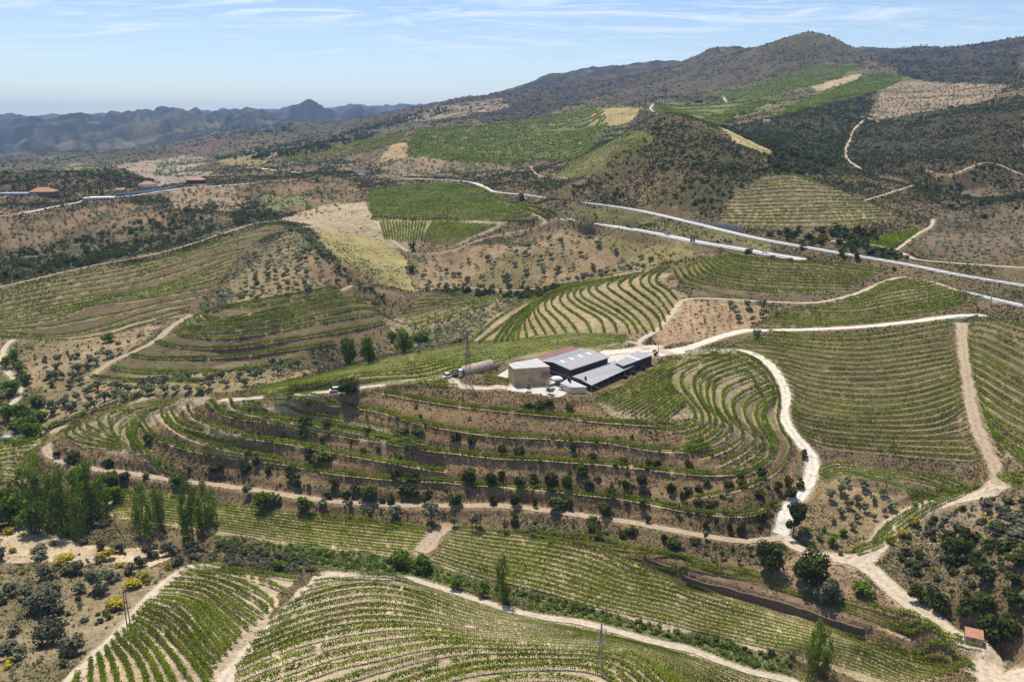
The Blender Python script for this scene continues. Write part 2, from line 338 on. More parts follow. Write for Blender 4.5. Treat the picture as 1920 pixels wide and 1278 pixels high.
def mat_leaf(name, c0, c1, trans=0.35, c2=None, big=0.05):
    m = bpy.data.materials.new(name); m.use_nodes = True; t = m.node_tree; t.nodes.clear(); n = t.nodes.new; l = t.links.new
    out = n('ShaderNodeOutputMaterial'); g = n('ShaderNodeNewGeometry'); oi = n('ShaderNodeObjectInfo')
    rp = n('ShaderNodeValToRGB'); rp.color_ramp.elements[0].color = (*c0, 1); rp.color_ramp.elements[1].color = (*c1, 1)
    if c2: e = rp.color_ramp.elements.new(0.88); e.color = (*c1, 1); rp.color_ramp.elements[-1].color = (*c2, 1)
    l(g.outputs['Random Per Island'], rp.inputs[0])
    ns = n('ShaderNodeTexNoise'); ns.inputs['Scale'].default_value = big; ns.inputs['Detail'].default_value = 4; l(g.outputs['Position'], ns.inputs['Vector'])
    ma = n('ShaderNodeMapRange'); ma.inputs[1].default_value = 0.3; ma.inputs[2].default_value = 0.7; ma.inputs[3].default_value = 0.72; ma.inputs[4].default_value = 1.25; l(ns.outputs[0], ma.inputs[0])
    mb = n('ShaderNodeMapRange'); mb.inputs[3].default_value = 0.82; mb.inputs[4].default_value = 1.18; l(oi.outputs['Random'], mb.inputs[0])
    mu = n('ShaderNodeMath'); mu.operation = 'MULTIPLY'; l(ma.outputs[0], mu.inputs[0]); l(mb.outputs[0], mu.inputs[1])
    x = n('ShaderNodeVectorMath'); x.operation = 'SCALE'; l(rp.outputs[0], x.inputs[0]); l(mu.outputs[0], x.inputs['Scale'])
    d = n('ShaderNodeBsdfDiffuse'); tr = n('ShaderNodeBsdfTranslucent'); mx = n('ShaderNodeMixShader'); mx.inputs[0].default_value = trans
    l(x.outputs[0], d.inputs[0]); l(x.outputs[0], tr.inputs[0]); l(d.outputs[0], mx.inputs[1]); l(tr.outputs[0], mx.inputs[2]); l(mx.outputs[0], out.inputs[0])
    return m
M = dict(
 vine=mat_leaf('vine_leaves', (0.092, 0.135, 0.012), (0.265, 0.335, 0.026), 0.5, (0.44, 0.48, 0.05)),
 olive=mat_leaf('olive_leaves', (0.11, 0.125, 0.062), (0.27, 0.29, 0.17), 0.25),
 shrub=mat_leaf('shrub_leaves', (0.045, 0.06, 0.016), (0.12, 0.14, 0.045), 0.3),
 greyshrub=mat_leaf('grey_scrub_leaves', (0.085, 0.09, 0.05), (0.18, 0.18, 0.11), 0.2),
 dark=mat_leaf('dark_oak_leaves', (0.034, 0.046, 0.011), (0.11, 0.13, 0.034), 0.3),
 poplar=mat_leaf('poplar_leaves', (0.075, 0.12, 0.013), (0.20, 0.28, 0.036), 0.5),
 bramble=mat_leaf('bramble_leaves', (0.085, 0.135, 0.025), (0.19, 0.27, 0.06), 0.4),
 bright=mat_leaf('bright_green_leaves', (0.09, 0.15, 0.02), (0.19, 0.27, 0.04), 0.4),
 broom=mat_leaf('broom_flowers', (0.22, 0.20, 0.03), (0.55, 0.43, 0.04), 0.3, (0.16, 0.17, 0.04)),
 bark=mat_basic('bark', (0.11, 0.085, 0.06), 0.9, 0.3, 3.0),
 wood=mat_basic('weathered_wood', (0.20, 0.16, 0.12), 0.9, 0.2, 2.0),
)

M['straw'] = mat_leaf('dry_grass', (0.19, 0.15, 0.085), (0.32, 0.26, 0.155), 0.3)
M['tuft'] = mat_leaf('low_scrub_leaves', (0.045, 0.05, 0.02), (0.12, 0.125, 0.05), 0.2)

# ------------------------------------------------------------------ vineyards: guide lines traced row by row; rows between them are interpolated
FIELDS = []
def field(name, label, guides, counts, terr=0, dens=1.0, extra=None, hgt=1.0, gaps=0.06, pair=None, stuff=False, mix=None):
    """guides: pixel polylines; counts: rows from each guide to the next; terr: bench half width carved under every row"""
    W = [ground(*smooth_px(g).T) for g in guides]
    out = []
    cs = counts if isinstance(counts, (list, tuple)) else [counts] * (len(guides) - 1)
    for k in range(len(guides) - 1):
        n = 90; A = resample(W[k], n=n); B = resample(W[k + 1], n=n)
        for i in range(cs[k] + (1 if k == len(guides) - 2 else 0)):
            f = i / max(1, cs[k]); P = A * (1 - f) + B * f
            P[:, 0] = smooth1(P[:, 0], 2); P[:, 1] = smooth1(P[:, 1], 2)
            out.append(P)
    if len(guides) == 1: out.append(resample(W[0], n=90))
    if pair:
        o2 = []
        for P in out:
            d = np.gradient(P, axis=0); nrm = np.c_[-d[:, 1], d[:, 0]] / (np.hypot(*d.T)[:, None] + 1e-6)
            for s in pair: o2.append(P + nrm * s)
        rows = o2
    else: rows = out
    FIELDS.append(dict(name=name, label=label, rows=rows, dens=dens, hgt=hgt, gaps=gaps, stuff=stuff))
    if terr:
        for P in out: BENCH.append((P, terr))
    return out
BENCH = []
# foreground lower-left plot
F1 = [[(383,1062),(450,1073),(553,1089)],[(347,1071),(400,1081),(453,1098),(493,1118),(513,1138)],[(325,1089),(380,1095),(425,1115),(460,1140),(493,1160)],
 [(300,1110),(347,1115),(383,1129),(417,1159),(453,1195)],[(290,1123),(333,1129),(360,1149),(387,1185),(425,1229)],[(272,1139),(310,1152),(340,1175),(373,1215),(405,1252)],
 [(257,1155),(293,1172),(323,1202),(360,1242),(392,1290)],[(242,1179),(273,1202),(300,1235),(335,1300)],[(219,1197),(247,1225),(267,1255),(285,1310)],[(199,1219),(213,1252),(228,1310)],[(172,1245),(169,1310)],[(150,1268),(130,1310)]]
field('vine_row', 'slanting vine row in the lower left plot between pale tracks', F1, [2,2,3,3,2,2,2,2,2,2,1], hgt=1.0, gaps=0.05)
F2 = [[(585,1095),(640,1084),(700,1080),(770,1092),(850,1115),(950,1147),(1060,1175),(1180,1202),(1330,1242),(1480,1296)],
 [(535,1140),(600,1115),(660,1103),(720,1101),(780,1115),(840,1138),(907,1158),(1007,1172),(1107,1188),(1207,1210),(1290,1236),(1390,1285)],
 [(478,1200),(555,1170),(640,1147),(707,1141),(773,1147),(847,1163),(907,1176),(1040,1187),(1140,1195),(1223,1216),(1290,1250),(1350,1295)],
 [(438,1262),(500,1235),(567,1210),(640,1193),(740,1180),(830,1182),(900,1193),(1070,1200),(1160,1208),(1230,1237),(1300,1290)],
 [(440,1320),(560,1280),(640,1252),(707,1238),(790,1219),(857,1212),(940,1215),(1040,1216),(1140,1222),(1207,1241),(1262,1295)],
 [(560,1340),(690,1300),(747,1275),(827,1252),(923,1236),(1040,1233),(1123,1239),(1173,1256),(1215,1295)],
 [(700,1340),(800,1292),(900,1264),(1040,1255),(1120,1264),(1170,1300)],[(860,1310),(940,1282),(1040,1276),(1110,1290),(1140,1320)]]
field('vine_row', 'long curving vine row on the domed foreground vineyard', F2, [4,3,4,3,2,2,1], gaps=0.05)
top3 = q(640,852,620,412,840,440,1300,503,1500,560,1650,632,1900,682) + q(1280,852,400,830,660,905,1000,1005,1420,1125,1640,1210)
bot3 = q(640,852,505,592,640,640,860,705,1100,762,1500,870,1900,962) + q(1280,852,400,1070,680,1122,930,1192,1200,1290)
mid3 = [((a[0] + b[0]) / 2, (a[1] + b[1]) / 2) for a, b in zip(smooth_px(top3, 12), smooth_px(bot3, 12))]
field('vine_row', 'long straight vine row in the strip below the earth bank', [top3, bot3], [11], gaps=0.05)
top4 = [(213,921),(310,931),(350,938),(440,952),(560,966),(640,972),(735,983),(806,993)]; bot4 = [(204,965),(250,970),(413,993),(520,1010),(633,1026),(773,1042)]
field('vine_row', 'vine row in the valley strip left of the grassy gap', [top4, bot4], [9], gaps=0.1)
field('vine_row', 'vine row along the top of the long earth bank', [q(640,852,950,428,1200,457,1500,490,1900,585)+q(1280,852,400,672,750,790,1050,868,1200,915,1430,1000), q(640,852,1450,545,1900,645)+q(1280,852,400,725,750,835,1050,932,1300,1042,1660,1160)], [3], gaps=0.05)
# terraces in front of the winery
B = [
 [(267,790),(283,813),(333,837),(420,856),(547,872),(640,889),(773,900),(940,911),(1073,923),(1173,936),(1280,956),(1347,966),(1413,963),(1457,945)],
 [(318,770),(333,792),(370,807),(433,817),(550,833),(640,850),(730,866),(830,884)],
 [(393,757),(403,770),(447,782),(533,797),(640,817),(750,833),(827,847),(940,858),(1073,865),(1173,874),(1280,886),(1347,891),(1397,881)],
 [(455,760),(500,764),(567,777),(640,790),(700,800),(740,812),(790,832)],
 [(500,747),(570,753),(640,762),(707,770),(773,790),(873,810),(940,817),(1073,825),(1140,829),(1207,842),(1280,847),(1330,838)],
 [(723,737),(773,747),(873,763),(973,773),(1057,781),(1107,789),(1173,794),(1270,800)],
 [(350,763),(363,783),(400,798),(447,812)],
 [(300,777),(318,799),(360,823),(430,843),(520,860)],
 [(430,752),(440,766),(480,778),(560,791),(640,804),(730,823)],
]
for k, (b, l) in enumerate(zip(B, ['on the lowest winery hill terrace above the foot track', 'on the short second terrace of the winery hill', 'on the long terrace halfway up the winery hill', 'on the short terrace below the lone dark tree', 'on the terrace below the brown bank before the winery', 'on the top terrace right below the winery yard', 'on a small terrace at the curved left nose of the hill', 'on a narrow left terrace above the lowest one', 'on a narrow terrace under the short one by the track end'])):
    field('vine_row', 'vine row ' + l, [b], [], terr=1.9, pair=(0.6, -1.4) if k < 6 else (0.3,), gaps=0.12, hgt=0.9)
# right shoulder of the winery hill
O = [
 [(1282,666),(1373,663),(1411,676),(1440,699),(1459,735),(1461,760),(1458,787),(1469,813),(1483,833),(1478,858),(1460,885),(1427,905),(1380,922),(1290,940)],
 [(1300,672),(1373,672),(1415,692),(1446,722),(1450,750),(1432,775),(1440,800),(1458,832),(1450,860),(1425,882),(1375,900)],
 [(1456,738),(1423,763),(1417,787),(1437,820),(1446,836),(1433,860),(1407,877)],
 [(1447,717),(1390,743),(1373,763),(1383,790),(1413,817),(1413,835),(1390,855),(1347,877)],
 [(1427,690),(1347,717),(1337,743),(1343,770),(1370,800),(1368,815),(1340,835),(1285,850)],
 [(1393,670),(1320,697),(1300,723),(1310,750),(1330,783),(1322,806),(1280,822)],
 [(1347,664),(1262,698),(1255,725),(1285,752),(1303,780),(1290,800),(1230,808)],
]
field('vine_row', 'vine row bending around the S-shaped terraces right of winery', O, [1,2,2,2,3,2], terr=1.1, gaps=0.05)
field('vine_row', 'slanting vine row on the slope just right of the winery roofs', [[(1115,752),(1170,727),(1225,695),(1270,672)],[(1143,762),(1200,732),(1262,697)],[(1180,780),(1225,750),(1258,722)],[(1240,794),(1262,775),(1285,757)]], [4,5,6], gaps=0.08)
field('vine_row', 'vine row in the fan at the winery hill left tip', [[(343,743),(267,753),(200,771),(150,791),(128,807),(127,823),(160,837),(245,847)],[(333,748),(267,758),(207,774),(167,791),(164,803),(195,818),(240,836)],[(325,755),(250,773),(215,790),(208,808)],[(287,768),(250,786),(238,805),(247,833),(265,857),(300,880),(350,902)]], [3,4,7], terr=0.8, gaps=0.1)
field('vine_row', 'vine row of the green band behind the winery', [[(500,722),(610,702),(713,671),(800,654),(880,643),(973,638),(1073,627),(1178,629)],[(455,746),(600,729),(700,716),(800,711),(850,694),(930,682),(975,668),(1060,650),(1178,641)]], [12], gaps=0.04, hgt=1.05)
field('vine_row', 'vine row in the little plot below the tunnel and the truck', [[(722,724),(780,716),(840,713)],[(725,729),(790,724),(858,727)]], [2])
field('vine_row', 'vine row in the tiny plot left of the ochre building', [[(908,704),(952,700)],[(910,719),(955,721)]], [4])
field('vine_row', 'vine row of the flat vineyard at the far left edge', [[(-30,828),(40,821),(78,816)],[(-30,905),(0,905),(30,903)]], [9])
field('vine_row', 'vine row curling down the left toe of the winery hill', [[(150,797),(105,818),(70,850),(75,880),(95,900)],[(105,812),(60,840),(45,868),(52,890)]], [3], terr=0.8)
# east slope
E = [[(1440,626),(1547,635),(1647,630),(1785,606)],[(1377,647),(1440,650),(1513,663),(1600,672),(1697,663),(1790,650)],[(1447,680),(1513,700),(1563,707),(1680,703),(1790,683)],
 [(1470,713),(1513,727),(1580,737),(1647,740),(1713,733),(1797,710)],[(1482,742),(1530,760),(1613,773),(1713,765),(1800,740)],[(1482,768),(1513,785),(1613,797),(1747,795),(1807,767)],
 [(1486,798),(1547,817),(1680,827),(1820,827)],[(1502,820),(1547,840),(1647,851),(1747,860),(1840,867)]]
field('vine_row', 'long vine row across the big slope right of the road', E, [4,4,3,3,3,3,3], terr=1.0, gaps=0.04)
field('vine_row', 'vine row on the rounded terrace above the little olive grove', [[(1535,884),(1570,870),(1647,879),(1747,893),(1815,915),(1850,900)],[(1535,900),(1580,884),(1660,895),(1740,910),(1790,930)]], [3], terr=0.9)
field('vine_row', 'vine row on the lower terrace hugging the little olive grove', [[(1535,890),(1590,882),(1680,906),(1775,930)],[(1545,905),(1590,893),(1670,908),(1715,935),(1712,950)]], [4], terr=0.6)
field('vine_row', 'vine row beside the bend track below the olive grove', [[(1810,915),(1780,932),(1720,960),(1680,990),(1640,1020),(1600,1035)]], [], pair=(0, 1.8))
field('vine_row', 'vine row lining the edge of the little olive grove', [[(1717,938),(1712,955),(1680,975),(1650,1000),(1637,1018)]], [])
Rw = [[(1817,600),(1863,603),(1950,622)],[(1815,622),(1863,633),(1950,675)],[(1815,650),(1863,680),(1960,735)],[(1817,675),(1863,705),(1960,760)],[(1822,705),(1873,745),(1960,795)],[(1838,755),(1867,790),(1960,845)],[(1850,790),(1880,825),(1960,880)],[(1868,835),(1900,860),(1960,895)]]
field('vine_row', 'slanting vine row right of the wide bare track', Rw, [3,3,2,2,3,2,2], terr=1.0, gaps=0.04)
field('vine_row', 'short vine row at the foot of the far right slope', [[(1868,895),(1900,908),(1960,925)],[(1880,880),(1910,890),(1960,900)]], [3])
K = [[(1613,553),(1667,532),(1723,523)],[(1550,573),(1600,568),(1670,550),(1763,540)],[(1467,583),(1580,590),(1680,577),(1813,550)],[(1440,600),(1547,605),(1647,597),(1780,577),(1843,567)],[(1415,610),(1513,612),(1613,608),(1720,596)]]
field('vine_row', 'vine row on the wedge slope above the access road', K, [4,4,4,2], terr=0.9, gaps=0.04)
D = [[(1363,479),(1430,488),(1547,495),(1664,510)],[(1343,482),(1380,500),(1447,508),(1547,514),(1640,521)],[(1320,489),(1347,510),(1413,523),(1513,528),(1610,531)],[(1297,498),(1313,520),(1380,537),(1480,544),(1597,548)],[(1262,508),(1278,530),(1330,550),(1390,560)]]
field('vine_row', 'vine row circling the rounded knoll below the highway', D, [3,3,3,3], terr=0.9, gaps=0.05)
Wv = [q(640,300,725,1025,900,880,1100,780,1300,700),q(640,300,775,1030,940,905,1050,830,1130,775,1330,700),q(640,300,860,1030,930,930,1000,865,1100,800,1330,705),q(640,300,930,1020,985,930,1045,850,1150,765,1345,700),q(640,300,990,1010,1010,920,1050,880,1100,810,1190,750,1360,698),
 q(640,300,1095,985,1060,920,1055,870,1100,800,1200,740,1390,690),q(640,300,1205,980,1150,905,1105,850,1125,795,1240,735,1430,682),q(640,300,1330,975,1270,900,1190,830,1190,780,1290,720,1470,675),
 q(640,300,1480,975,1450,900,1320,825,1270,765,1330,715,1500,670),q(640,300,1620,980,1590,915,1450,830,1350,770,1370,720,1540,662),q(640,300,1720,980,1640,880,1500,780,1430,725,1480,690,1590,655),
 q(640,300,1797,955,1770,880,1640,775,1560,715,1590,675,1660,640),q(640,300,1845,870,1780,780,1690,710,1690,665,1750,625),q(640,300,1888,790,1830,730,1770,690,1790,640,1850,600)]
field('vine_row', 'wavy vine row running down the pale slope behind the winery', Wv, [1,1,2,2,2,2,2,2,2,2,2,2,2], terr=1.0, gaps=0.02, hgt=0.95)
H = [[(430,574),(473,567),(550,553),(633,538)],[(393,580),(385,592),(420,602),(500,586),(640,553)],[(350,600),(367,615),(467,607),(567,587),(640,570),(715,563)],[(333,620),(345,630),(433,633),(533,617),(640,597),(725,588)],[(293,640),(333,650),(433,653),(567,633),(640,621),(720,605)],[(247,667),(300,672),(417,670),(533,657),(627,643)],[(207,690),(267,697),(400,697),(500,685),(567,672)],[(170,707),(250,713),(400,716)]]
field('vine_row', 'vine row on the rounded hill beyond the olive valley', H, [2,2,2,1,1,1,1], terr=1.6, pair=(0.7, -1.3), gaps=0.08, hgt=0.95)
T = [[(-20,556),(100,525),(220,505),(333,480),(400,458),(500,425),(540,425)],[(-20,572),(100,550),(220,530),(333,498),(470,465)],[(-20,592),(133,563),(250,548),(340,525),(450,480)],[(-20,607),(120,585),(200,560),(300,550),(430,510)],[(-20,620),(100,600),(170,575),(250,565),(400,540)],[(-20,623),(110,630),(200,612),(267,590),(355,570)],[(-20,632),(110,640),(200,630),(290,605),(330,592)]]
field('vine_row', 'vine row on the wide terraced hillside at the left edge', T, [3,2,3,2,2,2], terr=1.7, pair=(0.3,), gaps=0.05, hgt=0.95)
field('vine_row', 'vine row in the small crescent plot of the middle valley', [[(810,552),(873,555),(960,557)],[(750,587),(800,577),(850,562),(950,559)],[(790,617),(860,590),(955,561)]], [4,4], terr=0.7)
field('vine_row', 'vine row of the dark green vineyard in the distance', [[(707,353),(830,345),(880,351)],[(683,376),(800,373),(935,375)],[(700,407),(840,411),(1003,415)]], [11,12], dens=1.3, gaps=0.0, hgt=1.15)
field('vine_row', 'vine row beside the track edging the dark green vineyard', [[(875,352),(930,375),(1000,395),(1040,410),(1050,420)],[(900,356),(950,375),(1020,392),(1060,412),(1075,428)]], [2])
field('vine_row', 'vine row of the striped plot under the dark vineyard', [[(713,416),(722,449)],[(798,417),(789,452)]], [14], gaps=0.02)
field('vine_row', 'slanting vine row right of the pale striped plot', [[(792,450),(812,417)],[(815,457),(865,419)],[(843,461),(931,421)]], [9,9], gaps=0.02)
C = [[(1420,336),(1470,328),(1525,340)],[(1393,357),(1480,348),(1560,352)],[(1375,376),(1500,371),(1612,372)],[(1358,396),(1500,393),(1650,391)],[(1352,411),(1500,413),(1678,406)],[(1400,426),(1530,430),(1640,420)]]
field('vine_row', 'sparse vine row on the terraced cone beyond the highway', C, [3,3,3,3,2], terr=2.0, gaps=0.12, hgt=0.8)
field('vine_row', 'vine row of the bright green field beyond the highway', [[(1620,452),(1720,428)],[(1665,466),(1715,440)]], [8])
S = [[(785,243),(900,237),(1000,224),(1090,205),(1120,198)],[(768,262),(950,262),(1100,248),(1140,230)],[(765,293),(870,290),(1000,285),(1120,270)],[(870,305),(980,305),(1080,295),(1100,285)]]
field('vine_row', 'far hillside rows', S, [14,14,8], stuff=True, dens=1.6, terr=1.5)
field('vine_row', 'far hillside rows', [[(1040,330),(1100,290),(1180,255),(1215,240)],[(1060,333),(1140,325),(1185,290),(1225,260)]], [16], stuff=True, dens=1.0, terr=1.5)
field('vine_row', 'far hillside rows', [[(1225,195),(1280,200),(1370,195),(1500,185)],[(1240,212),(1300,222),(1350,225),(1400,205)]], [12], stuff=True, dens=1.8)
field('vine_row', 'far hillside rows', [[(1500,190),(1560,170),(1640,140),(1690,145)],[(1440,222),(1560,195),(1640,172),(1695,150)]], [20], stuff=True, dens=1.8)
field('vine_row', 'far hillside rows', [[(1320,180),(1420,160),(1520,125),(1610,125)],[(1400,190),(1480,170),(1540,155),(1580,145)]], [16], stuff=True, dens=1.2)
field('vine_row', 'far hillside rows', [[(520,290),(600,275),(700,262),(770,245)],[(530,302),(620,295),(680,285),(745,268)]], [12], stuff=True, dens=1.2)
for P, hw in BENCH: carve(P, hw, 1.1, 5)
# sharp earth bank above the valley strip
BANK = line(q(1280,852,-280,575,-150,600,0,650,45,690,350,775,700,880,1070,1000,1200,1055,1450,1130,1560,1180), 2.0)

# ------------------------------------------------------------------ roads and tracks
ROADS = []
def road(name, pts, hw, mat, wob=0.25, z=None, extra=0.8, lift=1.0):
    W = line(pts, 1.2)
    if z is not None: S_ = smooth_px(pts); zv = np.interp(S_[:, 0], [p[0] for p in pts], z if np.ndim(z) else [z] * len(pts)); W = resample(np.array([((z - CZ) / float(rays(a, b)[1]) * math.sin(float(rays(a, b)[0])), (z - CZ) / float(rays(a, b)[1]) * math.cos(float(rays(a, b)[0]))) for (a, b), z in zip(S_, zv)]), step=1.5)
    if z is not None:
        r__ = np.hypot(*W.T); zw = np.interp(np.arctan2(W[:, 0], W[:, 1]), *zip(*sorted((float(rays(a, b)[0]), c_) for (a, b), c_ in zip(S_, zv))))
        for G_ in (ZBASE, ZG): m_, d_, a_ = dist_to(W, 12); G_.ravel()[m_] += (np.interp(a_, np.arange(len(zw)), zw) - G_.ravel()[m_]) * (1 - sstep(hw + 1.5, 9, d_))
    zz = carve(W, hw + extra, 2.0 + hw * 0.3, 8)
    ROADS.append((name, W, zz, hw, mat, wob, lift)); return W, zz
GR, DT, TN, AS = 'gravel', 'dirt', 'tan', 'asphalt'
road('gravel_road', [(1225,662),(1290,652),(1350,632),(1400,620),(1450,620),(1600,614),(1720,602),(1790,593),(1840,590)], 2.6, GR)
road('gravel_road', [(1235,664),(1300,659),(1373,657),(1410,662),(1445,685),(1465,712),(1474,740),(1468,775),(1482,805),(1510,840),(1522,858),(1522,885),(1508,915)], 2.3, GR)
road('gravel_road', [(1512,905),(1500,930),(1484,945),(1472,965),(1464,998)], 2.4, 'white')
road('dirt_track', [(1464,996),(1480,1015),(1500,1030),(1550,1045),(1600,1053)], 2.2, DT)
road('gravel_junction', [(1560,1045),(1620,1060),(1680,1110),(1740,1155),(1800,1200),(1845,1240),(1900,1262),(1990,1290)], 3.2, DT)
road('dirt_track', [(1600,1060),(1635,1035),(1670,990),(1720,958),(1790,938),(1850,925),(1880,905)], 3.2, DT)
road('wide_bare_track', [(1875,912),(1868,880),(1845,835),(1825,780),(1815,720),(1808,660),(1804,620),(1803,604)], 2.5, TN, 0.6)
road('dirt_track', [(1845,1240),(1875,1300),(1890,1360)], 3.0, DT)
road('dirt_track', [(170,787),(125,800),(100,813),(88,830),(92,852),(120,868),(163,877),(217,884),(327,900),(423,912),(547,929),(640,942),(807,948),(940,948),(1007,956),(1073,963),(1173,979),(1280,996),(1363,1013),(1430,1014),(1470,1008)], 1.7, TN, 0.3)
road('dirt_track', [(70,830),(40,850),(18,872),(15,890),(35,905)], 1.6, TN)
road('pale_track', [(660,1078),(610,1082),(580,1105),(545,1140),(500,1185),(460,1225),(430,1262),(395,1330)], 1.9, 'sand', 0.5)
road('pale_track', [(610,1076),(660,1078),(720,1083),(800,1094),(900,1127),(1000,1153),(1130,1177),(1230,1202),(1330,1233),(1430,1262),(1520,1296)], 1.2, 'sand', 0.4)
road('pale_track', [(400,1064),(350,1068),(310,1095),(270,1133),(230,1180),(185,1225),(135,1275),(90,1320)], 2.0, 'sand', 0.5)
road('dirt_track', [(413,755),(440,748),(500,745),(560,740),(620,733),(655,730),(700,723),(760,716),(800,712),(838,708),(860,725),(905,729),(950,728)], 2.2, 'sand', 0.5)
road('wide_gap', [(835,985),(815,1010),(790,1038)], 2.8, TN, 0.6)
road('dirt_track', [(1270,665),(1210,650),(1200,640),(1240,612),(1275,570),(1300,560),(1390,563),(1440,566),(1530,568),(1600,553),(1650,533),(1700,520),(1800,545),(1870,572)], 1.5, DT, 0.4)
road('dirt_track', [(-20,543),(60,525),(157,502),(240,487),(310,472),(390,448),(477,420),(560,412),(640,414),(700,416)], 1.6, DT, 0.3)
road('dirt_track', [(-20,625),(40,630),(110,640),(170,637),(220,620),(260,606),(330,595),(360,590),(410,597),(470,590),(560,570),(640,545),(660,535)], 1.5, TN, 0.4)
road('dirt_track', [(355,592),(320,615),(290,640),(240,665),(200,685),(165,712)], 2.0, TN, 0.5)
road('dirt_track', [(30,633),(8,655),(8,690),(35,720),(30,750),(0,770)], 1.6, DT, 0.4)
road('dirt_track', [(1040,640),(1100,632),(1170,640),(1200,645)], 1.0, DT)
road('dirt_track', [(700,413),(760,470),(800,475),(850,470),(900,450),(1010,425),(1020,412),(985,395),(940,378),(880,356)], 1.4, DT, 0.5)
road('dirt_track', [(780,545),(860,540),(960,545),(1020,540)], 1.1, DT)
road('dirt_track', [(1230,650),(1160,657),(1130,663)], 3.4, GR)
# far tracks
road('dirt_track', [(1490,320),(1560,255)] if False else [(1590,290),(1585,275),(1596,255),(1580,262)][0:0] or [(1615,318),(1590,300),(1586,280),(1594,262),(1600,245),(1620,225)], 2.0, DT, 0.4)
road('dirt_track', [(995,312),(1003,325),(1020,332),(1060,334)], 2.2, DT, 0.4)
road('dirt_track', [(1225,195),(1220,205),(1232,214)], 2.5, GR, 0.3)
road('dirt_track', [(1355,180),(1362,192)], 4.0, DT, 0.3)
road('dirt_track', [(1620,377),(1660,365),(1715,347)], 2.0, DT, 0.4)
road('dirt_track', [(1560,452),(1640,460),(1690,475),(1720,487),(1800,495),(1930,503)], 2.0, DT, 0.4)
road('dirt_track', [(1680,470),(1720,440),(1745,425),(1750,410)], 1.8, DT, 0.4)
road('field_edge_track', [(1345,238),(1380,255),(1440,285)], 3.5, 'field', 0.4)
road('dirt_track', [(1615,218),(1650,230)], 3.0, DT, 0.4)
road('dirt_track', [(1735,318),(1780,330),(1850,305),(1920,330)], 1.6, DT, 0.4)
for k_, rd in enumerate(ROADS):
    if np.hypot(*rd[1].T).mean() > 620: ROADS[k_] = rd[:3] + (rd[3] * .62,) + rd[4:]
# paved roads
def hway(pts, hw, z=None): return road('highway', pts, hw, AS, 0, extra=2.0 if z is None else .6, lift=2.0, z=z)
HW1 = hway([(1050,410),(1120,421),(1200,433),(1300,453),(1400,470),(1470,482),(1500,488)], 6.3)
HW2 = hway([(985,366),(1060,377),(1130,385),(1200,396),(1300,419),(1360,434),(1440,452),(1560,473),(1700,497),(1800,517),(1920,537),(2040,558)], 4.6, z=[76,75.9,75.7,75.3,74.4,73.4,72,70,66.5,63.8,61,59])
HW2b = hway([(750,335),(830,338),(880,342),(905,350),(925,360),(985,366)], 4.0)
HW3 = hway([(1800,547),(1850,559),(1920,575),(2020,598)], 3.6, z=[60.5,60,59.5,58])
HW4 = road('paved_road', [(-20,409),(40,401),(120,385),(190,374),(260,366),(330,355),(400,350),(470,345)], 3.2, AS, 0, extra=1.5, lift=1.5)
HW5 = road('gravel_road', [(485,316),(520,320),(565,325)], 4.0, GR, 0)

# ------------------------------------------------------------------ winery yard: one flat platform
YARD = gpoly([(930,694),(965,664),(1010,648),(1080,640),(1130,652),(1220,654),(1240,664),(1225,690),(1140,735),(1090,748),(1045,744),(985,737),(935,733)])
YZ = 42.0
def flatten(poly, z, blend=4):
    lo = poly.min(0) - 12; hi = poly.max(0) + 12
    m = np.flatnonzero(((XG > lo[0]) & (XG < hi[0]) & (YG > lo[1]) & (YG < hi[1])).ravel())
    X = XG.ravel()[m]; Y = YG.ravel()[m]; ins = inside(poly, X, Y)
    W = np.vstack([poly, poly[:1]]); mm, d, a = dist_to(W, blend)
    f = np.zeros(ZG.size); f[mm] = 1 - sstep(0, blend, d); f[m[ins]] = 1
    zf = ZG.ravel(); zf[:] = zf * (1 - f) + z * f
flatten(YARD, YZ)
for (a_, b_, r_) in ((84,372,17),(278,352,12),(368,344,14),(192,374,14),(167,376,7),(228,361,8),(75,358,9),(38,366,26),(677,324,14),(1824,1203,4),(15,827,3)):
    c_ = ground(a_, b_)[0]; zc_ = float(sample(ZBASE, *c_)); d_ = np.hypot(XG - c_[0], YG - c_[1]); f_ = 1 - sstep(r_, r_ * 1.8, d_); ZG[:] = ZG * (1 - f_) + zc_ * f_
# the mound beside the storage tunnel
c_ = ground(893, 712)[0]; ZG += 2.6 * np.exp(-(((XG - c_[0]) / 6.5) ** 2 + ((YG - c_[1]) / 4.5) ** 2))
# the earth bank: drop the ground in front of the line by a couple of metres
def cut_bank(W, depth, width):
    m, d, a = dist_to(W, width)
    Wi = np.interp(a, np.arange(len(W)), W[:, 0]), np.interp(a, np.arange(len(W)), W[:, 1])
    k_ = np.clip(a.astype(int), 0, len(W) - 2); t_ = W[k_ + 1] - W[k_]; side = (XG.ravel()[m] - Wi[0]) * -t_[:, 1] + (YG.ravel()[m] - Wi[1]) * t_[:, 0]
    if np.median(side * (np.hypot(XG.ravel()[m], YG.ravel()[m]) - np.hypot(*Wi))) < 0: side = -side
    zf = ZG.ravel(); end = sstep(0, 6, a) * (1 - sstep(len(W) - 8, len(W) - 1, a))
    nb = 0.75 + 0.5 * (fbm(Wi[0] / 9, Wi[1] / 9, 2, 5) + 0.5)
    zf[m] += np.where(side > 0, depth * (1 - sstep(0, width, d)) * 0.35 * (d > 0.3), -depth * 0.65 * (1 - sstep(width * 0.35, width, d))) * end * nb
cut_bank(BANK, 3.2, 5.0)

